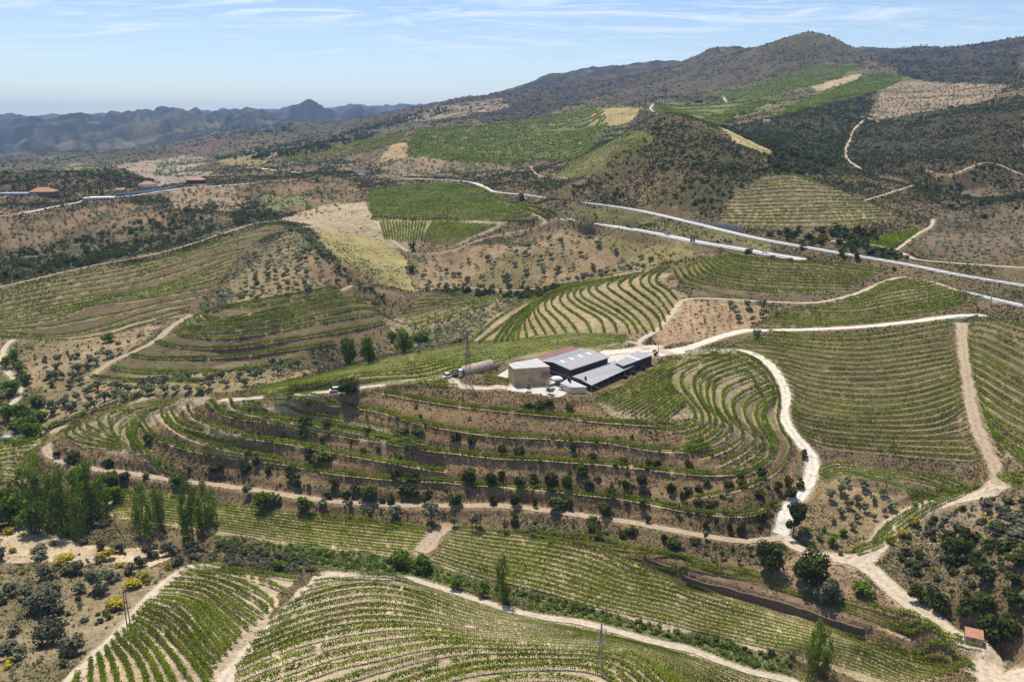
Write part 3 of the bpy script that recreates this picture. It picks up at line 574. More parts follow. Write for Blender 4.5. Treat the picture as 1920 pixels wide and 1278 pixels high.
# ------------------------------------------------------------------ ground colours by zone
BROWN = (0.155, 0.115, 0.070); PALE = (0.36, 0.30, 0.225); TANF = (0.34, 0.275, 0.155); SAND = (0.48, 0.40, 0.31); SCRUB = (0.105, 0.092, 0.052); GRASS = (0.12, 0.125, 0.045)
HEATH = (0.125, 0.100, 0.072); DARKH = (0.022, 0.026, 0.022); GREENF = (0.115, 0.135, 0.042); ORCH = (0.30, 0.215, 0.145); FARG = (0.10, 0.11, 0.075)
COL = np.empty((ZG.size, 3)); COL[:] = BROWN
nz = fbm(XG / 30, YG / 30, 4, 31).ravel(); nz2 = fbm(XG / 140, YG / 140, 4, 41).ravel()
mixf = np.clip(0.5 + nz * 0.9 + nz2 * 0.9, 0, 1)[:, None]
COL[:] = np.array(BROWN) * (1 - mixf) + np.array(SCRUB) * mixf
rf = rG.ravel()
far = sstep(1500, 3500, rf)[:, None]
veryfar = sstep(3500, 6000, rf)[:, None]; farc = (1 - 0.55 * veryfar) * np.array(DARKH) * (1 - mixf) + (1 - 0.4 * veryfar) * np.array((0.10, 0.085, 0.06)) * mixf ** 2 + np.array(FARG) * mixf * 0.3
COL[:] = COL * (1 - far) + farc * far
XJ = (XG + fbm(XG / 14, YG / 14, 3, 51) * 5).ravel(); YJ = (YG + fbm(XG / 14, YG / 14, 3, 61) * 5).ravel()
XJ2 = (XG + fbm(XG / 90, YG / 90, 4, 53) * 45).ravel(); YJ2 = (YG + fbm(XG / 90, YG / 90, 4, 63) * 45).ravel()
def zone(pts, c, c2=None, amt=1.0, thr=None, big=False, edge=False):
    P = gpoly(pts); X, Y = (XJ2, YJ2) if big else (XJ, YJ)
    lo = P.min(0); hi = P.max(0); m = np.flatnonzero((X > lo[0]) & (X < hi[0]) & (Y > lo[1]) & (Y < hi[1]))
    m = m[inside(P, X[m], Y[m])]
    cc = np.array(c)[None, :]
    if c2: f = np.clip(0.5 + nz[m] * 1.3 + nz2[m] * 0.6, 0, 1)[:, None]; cc = cc * (1 - f) + np.array(c2)[None, :] * f
    COL[m] = COL[m] * (1 - amt) + cc * amt
# far to near
zone([(1240,122),(1500,68),(1640,125),(1600,140),(1500,175),(1320,200),(1150,200),(1110,180)], (0.09,0.072,0.046), (0.058,0.053,0.028), big=True)
zone([(860,188),(1050,150),(1240,120),(1250,130),(1150,170),(1080,195),(1000,225),(760,230),(600,262),(640,250)], (0.035,0.03,0.027), (0.085,0.062,0.042), big=True)
zone([(820,200),(935,184),(955,202),(850,222),(740,232)], (0.26,0.21,0.15), (0.13,0.10,0.08))
zone([(1630,90),(1920,78),(1920,158),(1740,156),(1660,130)], (0.06,0.048,0.036), (0.03,0.03,0.022), big=True)
zone([(785,243),(900,237),(1000,224),(1120,196),(1210,192),(1260,195),(1200,240),(1130,290),(1040,300),(900,306),(765,295)], GREENF, (0.10,0.10,0.05))
zone([(1115,203),(1205,202),(1215,215),(1160,235),(1105,236)], (0.33,0.27,0.13), (0.26,0.22,0.11))
zone([(1190,255),(1060,300),(1035,332),(1130,325),(1220,262)], (0.13,0.13,0.06), (0.19,0.16,0.10))
zone([(1225,192),(1400,188),(1500,182),(1420,215),(1360,228),(1300,222)], (0.15,0.17,0.045), GREENF)
zone([(1320,180),(1420,155),(1550,118),(1650,128),(1560,165),(1440,195)], (0.12,0.13,0.05), (0.10,0.10,0.05))
zone([(1430,222),(1510,185),(1600,150),(1700,142),(1690,160),(1600,185),(1530,212)], (0.14,0.17,0.04), (0.12,0.14,0.045))
zone([(1520,163),(1610,138),(1620,145),(1535,172)], (0.36,0.29,0.19))
zone([(1660,155),(1720,152),(1890,160),(1860,185),(1780,208),(1690,235),(1630,215)], (0.30,0.225,0.17), (0.20,0.155,0.12))
zone([(1200,205),(1260,215),(1440,285),(1420,330),(1350,400),(1200,385),(1060,375),(1130,310)], (0.06,0.058,0.024), (0.13,0.098,0.052))
zone([(1430,225),(1640,160),(1625,230),(1560,330),(1450,320),(1430,280),(1350,240)], (0.035,0.038,0.018), (0.08,0.066,0.04))
zone([(1570,240),(1640,225),(1920,180),(1920,420),(1760,400),(1700,330),(1570,330)], (0.05,0.044,0.024), (0.10,0.08,0.052))
zone([(1720,380),(1920,330),(1920,480),(1740,480)], (0.15,0.115,0.088), (0.085,0.07,0.048))
zone([(1400,335),(1470,322),(1540,335),(1690,405),(1640,430),(1500,440),(1350,412),(1360,380)], (0.15,0.115,0.085), (0.12,0.092,0.065))
zone([(1610,452),(1725,425),(1700,450),(1665,470)], (0.15,0.19,0.04))
zone([(1345,236),(1380,252),(1445,283),(1440,292),(1380,268)], TANF)
zone([(1000,330),(1060,334),(1160,390),(1000,362),(900,345)], (0.17,0.13,0.085), (0.11,0.10,0.055))
zone([(600,310),(700,308),(740,268),(765,268),(760,296),(720,310)], (0.33,0.27,0.15), (0.26,0.20,0.12))
zone([(400,300),(470,285),(530,280),(490,310),(440,312)], (0.24,0.20,0.10))
zone([(620,320),(770,295),(870,300),(1000,318),(900,330),(700,332)], (0.24,0.18,0.125), (0.15,0.13,0.08))
zone([(210,310),(360,290),(400,300),(330,330),(280,335)], (0.30,0.25,0.20), (0.20,0.17,0.13))
zone([(90,325),(150,302),(200,318),(180,330),(100,332)], (0.20,0.18,0.10))
zone([(280,335),(330,320),(400,322),(370,340),(300,348)], (0.27,0.24,0.20))
zone([(330,285),(400,260),(430,262),(395,288)], (0.14,0.085,0.07))
zone([(0,320),(120,325),(230,316),(290,340),(240,362),(0,358)], (0.05,0.052,0.028), (0.15,0.11,0.07))
zone([(0,355),(300,352),(480,335),(640,330),(690,345),(640,390),(500,400),(300,440),(0,480)], (0.19,0.132,0.084), (0.095,0.082,0.042))
zone([(490,365),(560,365),(580,385),(500,395)], (0.15,0.16,0.07))
zone([(300,358),(430,345),(470,395),(330,390)], (0.24,0.18,0.125))
zone([(0,480),(300,440),(420,410),(480,415),(300,470),(100,515),(0,530)], (0.075,0.078,0.042), (0.12,0.10,0.06))
zone([(690,360),(820,340),(890,350),(1020,412),(1000,422),(690,412)], (0.10,0.12,0.04), (0.14,0.13,0.055))
zone([(525,412),(600,385),(690,378),(700,412),(600,425)], (0.33,0.275,0.20))
zone([(570,425),(700,412),(950,415),(940,425),(840,466),(770,470),(720,465)], (0.33,0.275,0.20), (0.26,0.22,0.15))
zone([(590,430),(720,450),(760,490),(775,545),(700,530),(610,480)], (0.30,0.255,0.125), (0.22,0.21,0.09))
zone([(760,470),(900,460),(1020,420),(1080,430),(1250,485),(1210,512),(1000,545),(780,540)], (0.25,0.185,0.12), (0.15,0.132,0.065))
zone([(1080,385),(1300,425),(1450,455),(1440,470),(1050,405)], (0.11,0.12,0.045), (0.20,0.175,0.085))
zone([(1060,425),(1300,462),(1340,478),(1200,500),(1090,440)], (0.16,0.15,0.065), (0.23,0.19,0.11))
zone([(0,540),(160,505),(480,422),(540,425),(440,500),(380,580),(200,632),(0,630)], (0.125,0.092,0.058), (0.10,0.082,0.044))
zone([(440,520),(545,430),(640,490),(655,530),(560,552),(440,570),(400,560)], (0.27,0.19,0.125), (0.19,0.155,0.09))
zone([(380,590),(640,540),(740,580),(720,620),(560,680),(180,720),(250,660)], (0.15,0.115,0.072), (0.10,0.092,0.045))
zone([(0,640),(300,610),(180,710),(560,690),(640,685),(450,735),(250,745),(60,810),(0,800)], (0.30,0.225,0.15), (0.17,0.15,0.08))
zone([(0,700),(60,720),(80,790),(0,810)], (0.12,0.115,0.06))
zone([(720,600),(930,560),(960,560),(880,640),(760,660)], (0.15,0.15,0.07), (0.24,0.20,0.13))
zone([(880,640),(930,590),(1060,535),(1200,505),(1260,515),(1290,560),(1240,620),(1190,640),(1080,625)], (0.29,0.235,0.16), (0.24,0.19,0.125))
zone([(1250,510),(1340,478),(1480,485),(1670,505),(1600,560),(1300,560)], (0.15,0.115,0.08), (0.12,0.10,0.06))
zone([(1270,563),(1430,565),(1450,620),(1340,635),(1230,650),(1220,635)], ORCH)
zone([(1400,620),(1480,570),(1700,515),(1870,570),(1790,600),(1600,612)], (0.12,0.098,0.06), (0.17,0.135,0.09))
zone([(1370,645),(1440,618),(1800,600),(1850,870),(1780,930),(1540,880),(1480,790)], (0.115,0.088,0.06), (0.16,0.122,0.082))
zone([(1812,600),(1990,600),(1990,930),(1870,920),(1830,760)], (0.16,0.12,0.085), (0.20,0.155,0.11))
zone([(450,745),(720,670),(1080,620),(1190,630),(1180,650),(980,672),(860,700),(700,725)], (0.19,0.20,0.08), (0.25,0.23,0.13))
zone([(100,800),(250,745),(560,735),(950,728),(1250,790),(1500,820),(1480,930),(1440,1010),(1100,980),(500,930),(150,880)], (0.18,0.128,0.078), (0.115,0.095,0.048))
zone([(125,800),(260,750),(400,745),(330,780),(260,800),(255,850),(160,840)], (0.31,0.265,0.20))
zone([(1110,755),(1280,665),(1400,660),(1460,720),(1465,800),(1400,830),(1300,790),(1180,790)], (0.27,0.225,0.155), (0.18,0.165,0.085))
zone([(1480,960),(1540,890),(1700,940),(1640,1020),(1560,1045),(1480,1010)], (0.26,0.19,0.115), (0.20,0.165,0.10))
zone([(0,810),(80,812),(30,905),(0,910)], (0.22,0.21,0.10))
zone([(205,918),(440,948),(810,988),(775,1045),(400,998),(200,968)], (0.34,0.295,0.18), (0.29,0.25,0.15))
zone([(845,985),(1075,1015),(1300,1095),(1850,1262),(1680,1290),(1400,1210),(1000,1108),(805,1052)], (0.38,0.32,0.225), (0.31,0.265,0.175))
zone([(930,995),(1100,1012),(1300,1070),(1760,1200),(1850,1262),(1740,1222),(1290,1097),(1080,1022)], (0.38,0.28,0.17))
zone([(1160,1035),(1300,1062),(1640,1165),(1600,1178),(1300,1092),(1180,1055)], (0.17,0.125,0.09))
zone([(0,970),(130,1010),(330,1040),(240,1075),(0,1060)], SAND, (0.38,0.31,0.23))
zone([(0,1050),(300,1060),(340,1075),(110,1278),(-50,1278)], (0.235,0.195,0.13), (0.155,0.135,0.08))
zone([(350,1066),(560,1088),(420,1260),(340,1340),(110,1340),(130,1278)], (0.40,0.335,0.26), (0.35,0.29,0.22))
zone([(600,1080),(780,1090),(1000,1150),(1340,1238),(1520,1300),(1300,1400),(400,1400),(440,1262)], (0.42,0.35,0.275), (0.36,0.30,0.225))
zone([(400,1000),(780,1045),(1000,1108),(1400,1212),(1560,1262),(1500,1290),(1230,1200),(900,1122),(690,1075),(400,1055)], (0.10,0.125,0.04), (0.15,0.15,0.06))
zone([(1660,990),(1820,930),(1990,930),(1990,1300),(1900,1250),(1700,1110),(1650,1060)], (0.22,0.17,0.12), (0.15,0.13,0.085))
zone([(1500,1040),(1600,1070),(1740,1165),(1640,1150),(1400,1075)], (0.23,0.165,0.115))
# steep banks of terraces are bare dry earth and straw
gz = np.gradient(ZG, axis=0) / np.gradient(RR)[:, None]; gt = np.gradient(ZG, axis=1) / (np.gradient(TH)[None, :] * rG)
slope = np.hypot(gz, gt).ravel(); st = (sstep(0.42, 0.75, slope) * (rf < 900) * (0.55 + np.clip(nz, -.4, .4)))[:, None]
COL[:] = COL * (1 - st) + np.array((0.185, 0.132, 0.082)) * st
for P, hw in BENCH:
    m, d, a = dist_to(P, hw)
    f = ((0.7 if hw < 1.7 else 0.9) * (1 - sstep(hw * 0.5, hw * 0.95, d)))[:, None]; COL[m] = COL[m] * (1 - f) + np.array((0.34, 0.285, 0.20)) * f
RC = {GR: (0.60,0.545,0.45), 'white': (0.60,0.56,0.49), DT: (0.47,0.39,0.29), TN: (0.37,0.29,0.205), 'sand': (0.47,0.40,0.31), AS: (0.47,0.455,0.43), 'field': (0.33,0.28,0.15)}
for name, W, zz, hw, mat, wob, lift in ROADS:
    if mat == AS: continue
    m, d, a = dist_to(W, hw + 1.6)
    f = (0.75 * (1 - sstep(hw * 0.6, hw + 1.6, d)))[:, None]; COL[m] = COL[m] * (1 - f) + np.array(RC[mat]) * 0.9 * f

def ground_material():
    m = bpy.data.materials.new('hillside_ground'); m.use_nodes = True; t = m.node_tree; b = t.nodes['Principled BSDF']; n = t.nodes.new; l = t.links.new
    b.inputs['Roughness'].default_value = 0.95; b.inputs['Specular IOR Level'].default_value = 0.1
    at = n('ShaderNodeAttribute'); at.attribute_name = 'soil'
    g = n('ShaderNodeNewGeometry'); cur = at.outputs['Color']
    for scl, det, lo, hi, warm in ((1.3, 6, 0.62, 1.38, (1, 1, 1)), (0.22, 5, 0.75, 1.25, (1, 0.97, 0.9)), (0.035, 5, 0.8, 1.2, (1, 1, 1))):
        ns = n('ShaderNodeTexNoise'); ns.inputs['Scale'].default_value = scl; ns.inputs['Detail'].default_value = det; ns.inputs['Roughness'].default_value = 0.65; l(g.outputs['Position'], ns.inputs['Vector'])
        mr = n('ShaderNodeMapRange'); mr.inputs[1].default_value = 0.32; mr.inputs[2].default_value = 0.68; mr.inputs[3].default_value = lo; mr.inputs[4].default_value = hi; l(ns.outputs[0], mr.inputs[0])
        x = n('ShaderNodeVectorMath'); x.operation = 'SCALE'; l(cur, x.inputs[0]); l(mr.outputs[0], x.inputs['Scale']); cur = x.outputs[0]
    # tufts of dry grass and low green weeds
    ns = n('ShaderNodeTexNoise'); ns.inputs['Scale'].default_value = 0.55; ns.inputs['Detail'].default_value = 7; ns.inputs['Roughness'].default_value = 0.7; l(g.outputs['Position'], ns.inputs['Vector'])
    mr = n('ShaderNodeMapRange'); mr.inputs[1].default_value = 0.56; mr.inputs[2].default_value = 0.68; mr.inputs[4].default_value = 0.35; l(ns.outputs[0], mr.inputs[0])
    mx = n('ShaderNodeMix'); mx.data_type = 'RGBA'; l(mr.outputs[0], mx.inputs['Factor']); l(cur, mx.inputs['A']); mx.inputs['B'].default_value = (0.11, 0.115, 0.045, 1)
    l(mx.outputs['Result'], b.inputs['Base Color'])
    nb = n('ShaderNodeTexNoise'); nb.inputs['Scale'].default_value = 0.8; nb.inputs['Detail'].default_value = 8; l(g.outputs['Position'], nb.inputs['Vector'])
    bp = n('ShaderNodeBump'); bp.inputs['Strength'].default_value = 0.7; bp.inputs['Distance'].default_value = 0.8; l(nb.outputs[0], bp.inputs['Height']); l(bp.outputs[0], b.inputs['Normal'])
    return m
nr, nth = ZG.shape
jj, ii = np.meshgrid(np.arange(nr - 1), np.arange(nth - 1), indexing='ij'); a_ = (jj * nth + ii).ravel()
Fq = np.c_[a_, a_ + nth, a_ + nth + 1, a_ + 1][:, ::-1]
COL *= np.array([1.02, 0.97, 0.84])
terrain = mesh_np('hillside_terrain', np.c_[XG.ravel(), YG.ravel(), ZG.ravel()], Fq, [ground_material()], smooth=True)
tag(terrain, kind='structure')
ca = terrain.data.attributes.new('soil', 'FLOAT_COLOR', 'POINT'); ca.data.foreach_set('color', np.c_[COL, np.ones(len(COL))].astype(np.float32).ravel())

def road_mat(key):
    c = RC[key]
    if key == AS: return mat_basic('asphalt', c, 0.55, 0.06, 0.4, spec=0.4)
    m = mat_basic(key + '_road', c, 0.95, 0.2, 0.9, spec=0.1, bump=0.25); t = m.node_tree; b = t.nodes['Principled BSDF']; n = t.nodes.new; l = t.links.new
    src = b.inputs['Base Color'].links[0].from_socket; at = n('ShaderNodeAttribute'); at.attribute_name = 'across'
    ab = n('ShaderNodeMath'); ab.operation = 'ABSOLUTE'; l(at.outputs['Fac'], ab.inputs[0])
    rp = n('ShaderNodeValToRGB'); e = rp.color_ramp.elements; e[0].position = 0; e[0].color = (.55,) * 3 + (1,); e[1].position = 1; e[1].color = (1,) * 3 + (1,)
    for p_, v_ in ((.16, .5), (.34, .05), (.6, .05), (.8, .5)): x_ = e.new(p_); x_.color = (v_,) * 3 + (1,)
    l(ab.outputs[0], rp.inputs[0]); g = n('ShaderNodeNewGeometry'); ns = n('ShaderNodeTexNoise'); ns.inputs['Scale'].default_value = 0.7; ns.inputs['Detail'].default_value = 6; l(g.outputs['Position'], ns.inputs['Vector'])
    mr = n('ShaderNodeMapRange'); mr.inputs[1].default_value = .38; mr.inputs[2].default_value = .62; mr.inputs[4].default_value = 1.0; l(ns.outputs[0], mr.inputs[0])
    mu = n('ShaderNodeMath'); mu.operation = 'MULTIPLY'; l(rp.outputs[0], mu.inputs[0]); l(mr.outputs[0], mu.inputs[1]); mx = n('ShaderNodeMix'); mx.data_type = 'RGBA'
    l(mu.outputs[0], mx.inputs['Factor']); l(src, mx.inputs['A']); mx.inputs['B'].default_value = (c[0] * .55, c[1] * .52, c[2] * .44, 1); l(mx.outputs['Result'], b.inputs['Base Color']); return m
RM = {k: road_mat(k) for k in RC}
M['paint'] = mat_basic('road_paint', (0.8, 0.8, 0.78), 0.6, 0.05)
def ribbon(name, W, z, hw, mat, lift=0.1, off=0.0, wob=0.0, n=5):
    d = np.gradient(W, axis=0); nr_ = np.c_[-d[:, 1], d[:, 0]] / (np.hypot(*d.T)[:, None] + 1e-9)
    V = []; L_ = len(W); s = np.arange(L_)
    for k in range(n):
        u = k / (n - 1) * 2 - 1; ww = hw * (1 + wob * (vnoise(s / 3.1 + (9 if u > 0 else 0), s * 0 + hash(name) % 50, 5) + 0.6 * vnoise(s / 1.1, s * 0 + (u > 0) * 7, 6)))
        P = W + nr_ * (off + u * ww)[:, None] if np.ndim(ww) else W + nr_ * (off + u * ww)
        zc = sample(ZG, P[:, 0], P[:, 1]); V.append(np.c_[P, np.maximum(zc, smooth1(zc, 1)) + lift])
    V = np.stack(V, 1).reshape(-1, 3); a, b = np.meshgrid(np.arange(L_ - 1), np.arange(n - 1), indexing='ij'); i = (a * n + b).ravel()
    o = mesh_np(name, V, np.c_[i, i + n, i + n + 1, i + 1][:, ::-1], [mat], smooth=True)
    at = o.data.attributes.new('across', 'FLOAT', 'POINT'); at.data.foreach_set('value', np.tile(np.linspace(-1, 1, n), L_).astype(np.float32)); return o
for idx, (name, W, zz, hw, mat, wob, lift) in enumerate(ROADS):
    if name in ('wide_gap', 'field_edge_track'): name = 'grass_track'
    rmean = np.hypot(*W.T).mean(); zs = sample(ZG, W[:, 0], W[:, 1]); zs = smooth1(np.maximum(zs, smooth1(zs, 3)), 2)
    o = ribbon(name, W, zs, hw, RM[mat], 0.06 * lift + rmean * 0.0003 + idx * 0.003, wob=wob); tag(o, kind='structure')
    if mat == AS:
        for off, w_ in ((hw - 0.6, 0.14), (-hw + 0.6, 0.14), (0, 0.12)):
            tag(ribbon('road_marking', W, zs, w_, M['paint'], 0.06 * lift + rmean * 0.0003 + idx * 0.003 + 0.03, off=off, n=2), kind='structure')

# ------------------------------------------------------------------ leaf geometry
def quads(Cn, size, nrm_bias=None, up=0.6, r=None):
    """leaf-sized faces: centres, sizes, preferred normals"""
    r = r or rng; n = len(Cn)
    nn = r.normal(size=(n, 3)); nn[:, 2] += up
    if nrm_bias is not None: nn = nn * 0.55 + nrm_bias * 1.2
    nn /= np.linalg.norm(nn, axis=1)[:, None] + 1e-9
    t = np.cross(nn, r.normal(size=(n, 3))); t /= np.linalg.norm(t, axis=1)[:, None] + 1e-9
    b = np.cross(nn, t); s = (np.asarray(size) * np.ones(n))[:, None] * 0.5; asp = r.uniform(0.6, 1.0, (n, 1))
    V = np.stack([Cn - t * s, Cn - b * s * asp, Cn + t * s, Cn + b * s * asp], 1).reshape(-1, 3)
    return V, np.arange(n * 4).reshape(-1, 4)

# ------------------------------------------------------------------ vine rows
def to_px(x, y, z):
    c_, s_ = math.cos(PITCH), math.sin(PITCH); dz = z - CZ; f = y * c_ - dz * s_; u = y * s_ + dz * c_
    return 960 + FPX * x / f, 639 - FPX * u / f
def row_heights(f):
    """foliage height along each row: closer rows carry lower hedges"""
    R_ = f['rows']; n = len(R_); out = []
    PX = [np.c_[to_px(P[:, 0], P[:, 1], sample(ZG, P[:, 0], P[:, 1]))] for P in R_]
    PX = [np.array(to_px(P[:, 0], P[:, 1], sample(ZG, P[:, 0], P[:, 1]))).T for P in R_]
    for k in range(n):
        ds = []
        for l_ in (k - 1, k + 1):
            if 0 <= l_ < n and len(PX[l_]) == len(PX[k]):
                t = np.gradient(PX[k], axis=0); t /= np.hypot(*t.T)[:, None] + 1e-6; d = PX[l_] - PX[k]; ds.append(abs(d[:, 0] * t[:, 1] - d[:, 1] * t[:, 0]))
        P = R_[k]; D = np.hypot(np.hypot(*P.T), CZ - 25); al = np.arctan2(CZ - 25, np.hypot(*P.T))
        if not ds or f['hgt'] < 1.0: out.append(np.full(len(P), 1.5)); continue
        p = np.mean(ds, 0); out.append(np.clip((1.08 if D.mean() < 290 else 1.15) * p * D / FPX / (np.cos(al) + 0.35 * np.sin(al)), 0.75, 2.1))
    return out
def row_mesh(P, f, H):
    rm = np.hypot(*P.T).mean(); L_ = np.hypot(*np.diff(P, axis=0).T).sum()
    if rm < 290: sp, k, s, w_ = 0.6, 38, 0.34, 0.26
    elif rm < 400: sp, k, s, w_ = 0.7, 26, 0.44, 0.28
    elif rm < 600: sp, k, s, w_ = 0.8, 16, 0.62, 0.32
    elif rm < 1000: sp, k, s, w_ = 1.3, 11, 0.95, 0.4
    else: sp, k, s, w_ = 3.0, 7, 2.0, 0.6
    k = max(2, int(k * f['dens'])); W = resample(P, step=sp); n = len(W); hs = np.interp(np.linspace(0, 1, n), np.linspace(0, 1, len(H)), smooth1(H, 3))
    seed = abs(int(P[0, 0] * 13 + P[0, 1] * 7))
    s_al = np.arange(n) * sp
    g = vnoise(s_al / 6 + seed, s_al * 0 + seed % 97, 3) + 0.5
    if f['name'] and f['hgt'] < 1.0: k = int(k * 1.35)
    g2 = vnoise(s_al / 2.3 + seed * 1.7, s_al * 0 + seed % 31, 8) + 0.5; keep = (g2 > f['gaps'] * 1.3) & (rng.random(n) > f['gaps'] * 0.3)
    vig = 0.82 + 0.36 * (vnoise(s_al / 3.5 + seed, s_al * 0 + 3, 9) + 0.5) * rng.uniform(0.88, 1.12, n)
    W = W + rng.normal(0, 0.05, W.shape); W = W[keep]; vig = vig[keep]; hs = hs[keep]
    if not len(W): return None
    z = sample(ZG, W[:, 0], W[:, 1])
    C_ = np.repeat(np.c_[W, z], k, 0); v = np.repeat(vig, k); hh = np.repeat(hs, k); ws = np.clip(hh / 1.5, 0.5, 1.1)
    C_[:, :2] += rng.normal(0, w_, (len(C_), 2)) * (v * ws)[:, None] + rng.uniform(-sp / 2, sp / 2, (len(C_), 1)) * 0
    d = np.gradient(W, axis=0) if len(W) > 1 else np.array([[1.0, 0]]); d = d / (np.hypot(*d.T)[:, None] + 1e-6)
    C_[:, :2] += np.repeat(d, k, 0) * rng.uniform(-sp * 0.6, sp * 0.6, (len(C_), 1))
    C_[:, 2] += (0.28 + rng.beta(1.6, 1.2, len(C_)) * 0.78 * v) * hh
    V, F = quads(C_, s * rng.uniform(0.7, 1.3, len(C_)) * v * np.clip(hh / 1.4, 0.5, 1.1), up=0.9)
    mi = np.zeros(len(F), int)
    if rm < 200:  # trunks and stakes under the foliage
        m_ = len(W); a = np.c_[W, z]; o1 = np.array([0.07, 0, 0]); o2 = np.array([0, 0.07, 0]); up_ = np.array([0, 0, 0.5])
        T = np.concatenate([np.stack([a - o, a + o, a + o * 0.7 + up_, a - o * 0.7 + up_], 1).reshape(-1, 3) for o in (o1, o2)])
        F = np.vstack([F, np.arange(len(T)).reshape(-1, 4) + len(V)]); V = np.vstack([V, T]); mi = np.r_[mi, np.ones(2 * m_, int)]
    return V, F, mi
allrows = []
for f in FIELDS:
    HS = row_heights(f)
    for P, H_ in zip(f['rows'], HS):
        # drop the few samples that fell behind a ridge
        rm = np.hypot(*P.T); dd = np.r_[0, np.hypot(*np.diff(P, axis=0).T)]; ok = dd < 4 * np.median(dd) + 2
        allrows.append((rm.mean(), P, f, H_))
allrows.sort(key=lambda a: a[0])
VMATS = [M['vine'], M['bark']]
stuffV, stuffF, stuffM, off = [], [], [], 0; cnt = 0
for rm, P, f, H_ in allrows:
    r_ = row_mesh(P, f, H_)
    if r_ is None: continue
    V, F, mi = r_
    if cnt < 300 and not f['stuff']:
        o = mesh_np('vine_row', V, F, VMATS, mi); tag(o, f['label'], 'vine row', 'vine rows, ' + f['label']); cnt += 1; f.setdefault('made', []).append((P, o))
    else:
        stuffV.append(V); stuffF.append(F + off); stuffM.append(mi); off += len(V)
if stuffV: tag(mesh_np('distant_vine_rows', np.vstack(stuffV), np.vstack(stuffF), VMATS, np.concatenate(stuffM)), 'rows of green vines on the farther slopes and hillsides', 'vines', kind='stuff')

def ordn(i): return 'first' if i == 1 else '%d%s' % (i, 'th' if 10 <= i % 100 <= 20 else {1: 'st', 2: 'nd', 3: 'rd'}.get(i % 10, 'th'))
for f in FIELDS:
    rows = f.get('made', [])
    if len(rows) < 2: continue
    ids = {id(P): k for k, P in enumerate(f['rows'])}; rows.sort(key=lambda t: ids[id(t[0])])
    a, b = rows[0][0].mean(0), rows[-1][0].mean(0); d = b - a
    side = ('far side' if d[1] < 0 else 'near side') if abs(d[1]) > abs(d[0]) else ('right' if d[0] < 0 else 'left')
    for k, (P, o) in enumerate(rows): o['label'] = f['label'] + ', ' + ordn(k + 1) + ' from ' + side

# ------------------------------------------------------------------ trees and shrubs
def crown_cloud(n, shape, r):
    """unit crown: centre points (z 0..1, radius ~0.5) and outward normals, grown as overlapping clumps"""
    if shape == 'poplar': K = 34
    elif shape == 'shrub': K = 9
    else: K = 13
    cs, rad = [], []
    for i in range(K):
        a = r.uniform(0, 6.283)
        if shape == 'poplar':
            z = 0.10 + 0.86 * (i + 0.5) / K; mx = 0.46 * math.sin(math.pi * min(1, (z * 0.75 + 0.22))) ** 0.8 * r.uniform(0.3, 0.9); cs.append((mx * math.cos(a), mx * math.sin(a), z)); rad.append(r.uniform(0.10, 0.19) * (1.25 - 0.75 * z))
        elif shape == 'shrub':
            d = 0.28 * math.sqrt(r.random()); cs.append((d * math.cos(a), d * math.sin(a), r.uniform(0.2, 0.62))); rad.append(r.uniform(0.17, 0.28))
        elif shape == 'pine':
            d = 0.33 * math.sqrt(r.random()); cs.append((d * math.cos(a), d * math.sin(a), r.uniform(0.45, 0.88))); rad.append(r.uniform(0.12, 0.2))
        elif shape == 'round':
            d = 0.30 * math.sqrt(r.random()); cs.append((d * math.cos(a), d * math.sin(a), r.uniform(0.22, 0.74))); rad.append(r.uniform(0.18, 0.25))
        else:  # olive
            d = 0.31 * math.sqrt(r.random()); cs.append((d * math.cos(a), d * math.sin(a), r.uniform(0.42, 0.80))); rad.append(r.uniform(0.14, 0.22))
    cs = np.array(cs); rad = np.array(rad); w_ = rad ** 2 / (rad ** 2).sum()
    k = r.choice(K, n, p=w_); d = r.normal(size=(n, 3)); d /= np.linalg.norm(d, axis=1)[:, None]
    zs = 1.3 if shape == 'poplar' else 0.85
    P = cs[k] + d * rad[k][:, None] * (r.random((n, 1)) ** 0.33) * np.array([1, 1, zs])
    P[:, 2] = np.maximum(P[:, 2], 0.03)
    return P, d
PROTO = {}
def crown_mesh(shape, mat, seed, n, leaf, w_=1.0, h_=1.0):
    key = (shape, mat, seed, n)
    if key not in PROTO:
        r = np.random.default_rng(seed * 77 + n); P, d = crown_cloud(n, shape, r)
        V, F = quads(P, leaf * r.uniform(0.7, 1.3, n), d, 0.5, r)
        o = mesh_np('crown', V, F, [M[mat]]); me = o.data; bpy.data.objects.remove(o); PROTO[key] = me
    return PROTO[key]
def trunk_mesh(shape, seed):
    key = ('trunk', shape, seed)
    if key not in PROTO:
        b = MB(); r = random.Random(int(seed)); top = {'poplar': 0.9, 'pine': 0.7, 'olive': 0.45}.get(shape, 0.4); r0 = {'poplar': 0.022, 'pine': 0.03, 'olive': 0.05}.get(shape, 0.045)
        b.tube((0, 0, -0.08), (0.01, 0, top * 0.5), r0, r0 * 0.75, 7)
        b.tube((0.01, 0, top * 0.48), (0, 0.01, top), r0 * 0.72, r0 * 0.3, 6)
        for i in range(5 if shape != 'poplar' else 9):
            a = i * 2.4 + r.random(); z0 = top * (0.45 + 0.5 * i / (5 if shape != 'poplar' else 9)); L_ = 0.22 if shape != 'poplar' else 0.16
            b.tube((0, 0, z0), (math.cos(a) * L_, math.sin(a) * L_, z0 + 0.2), r0 * 0.45, r0 * 0.12, 5)
        o = b.obj('trunk', M['bark']); me = o.data; bpy.data.objects.remove(o); PROTO[key] = me
    return PROTO[key]
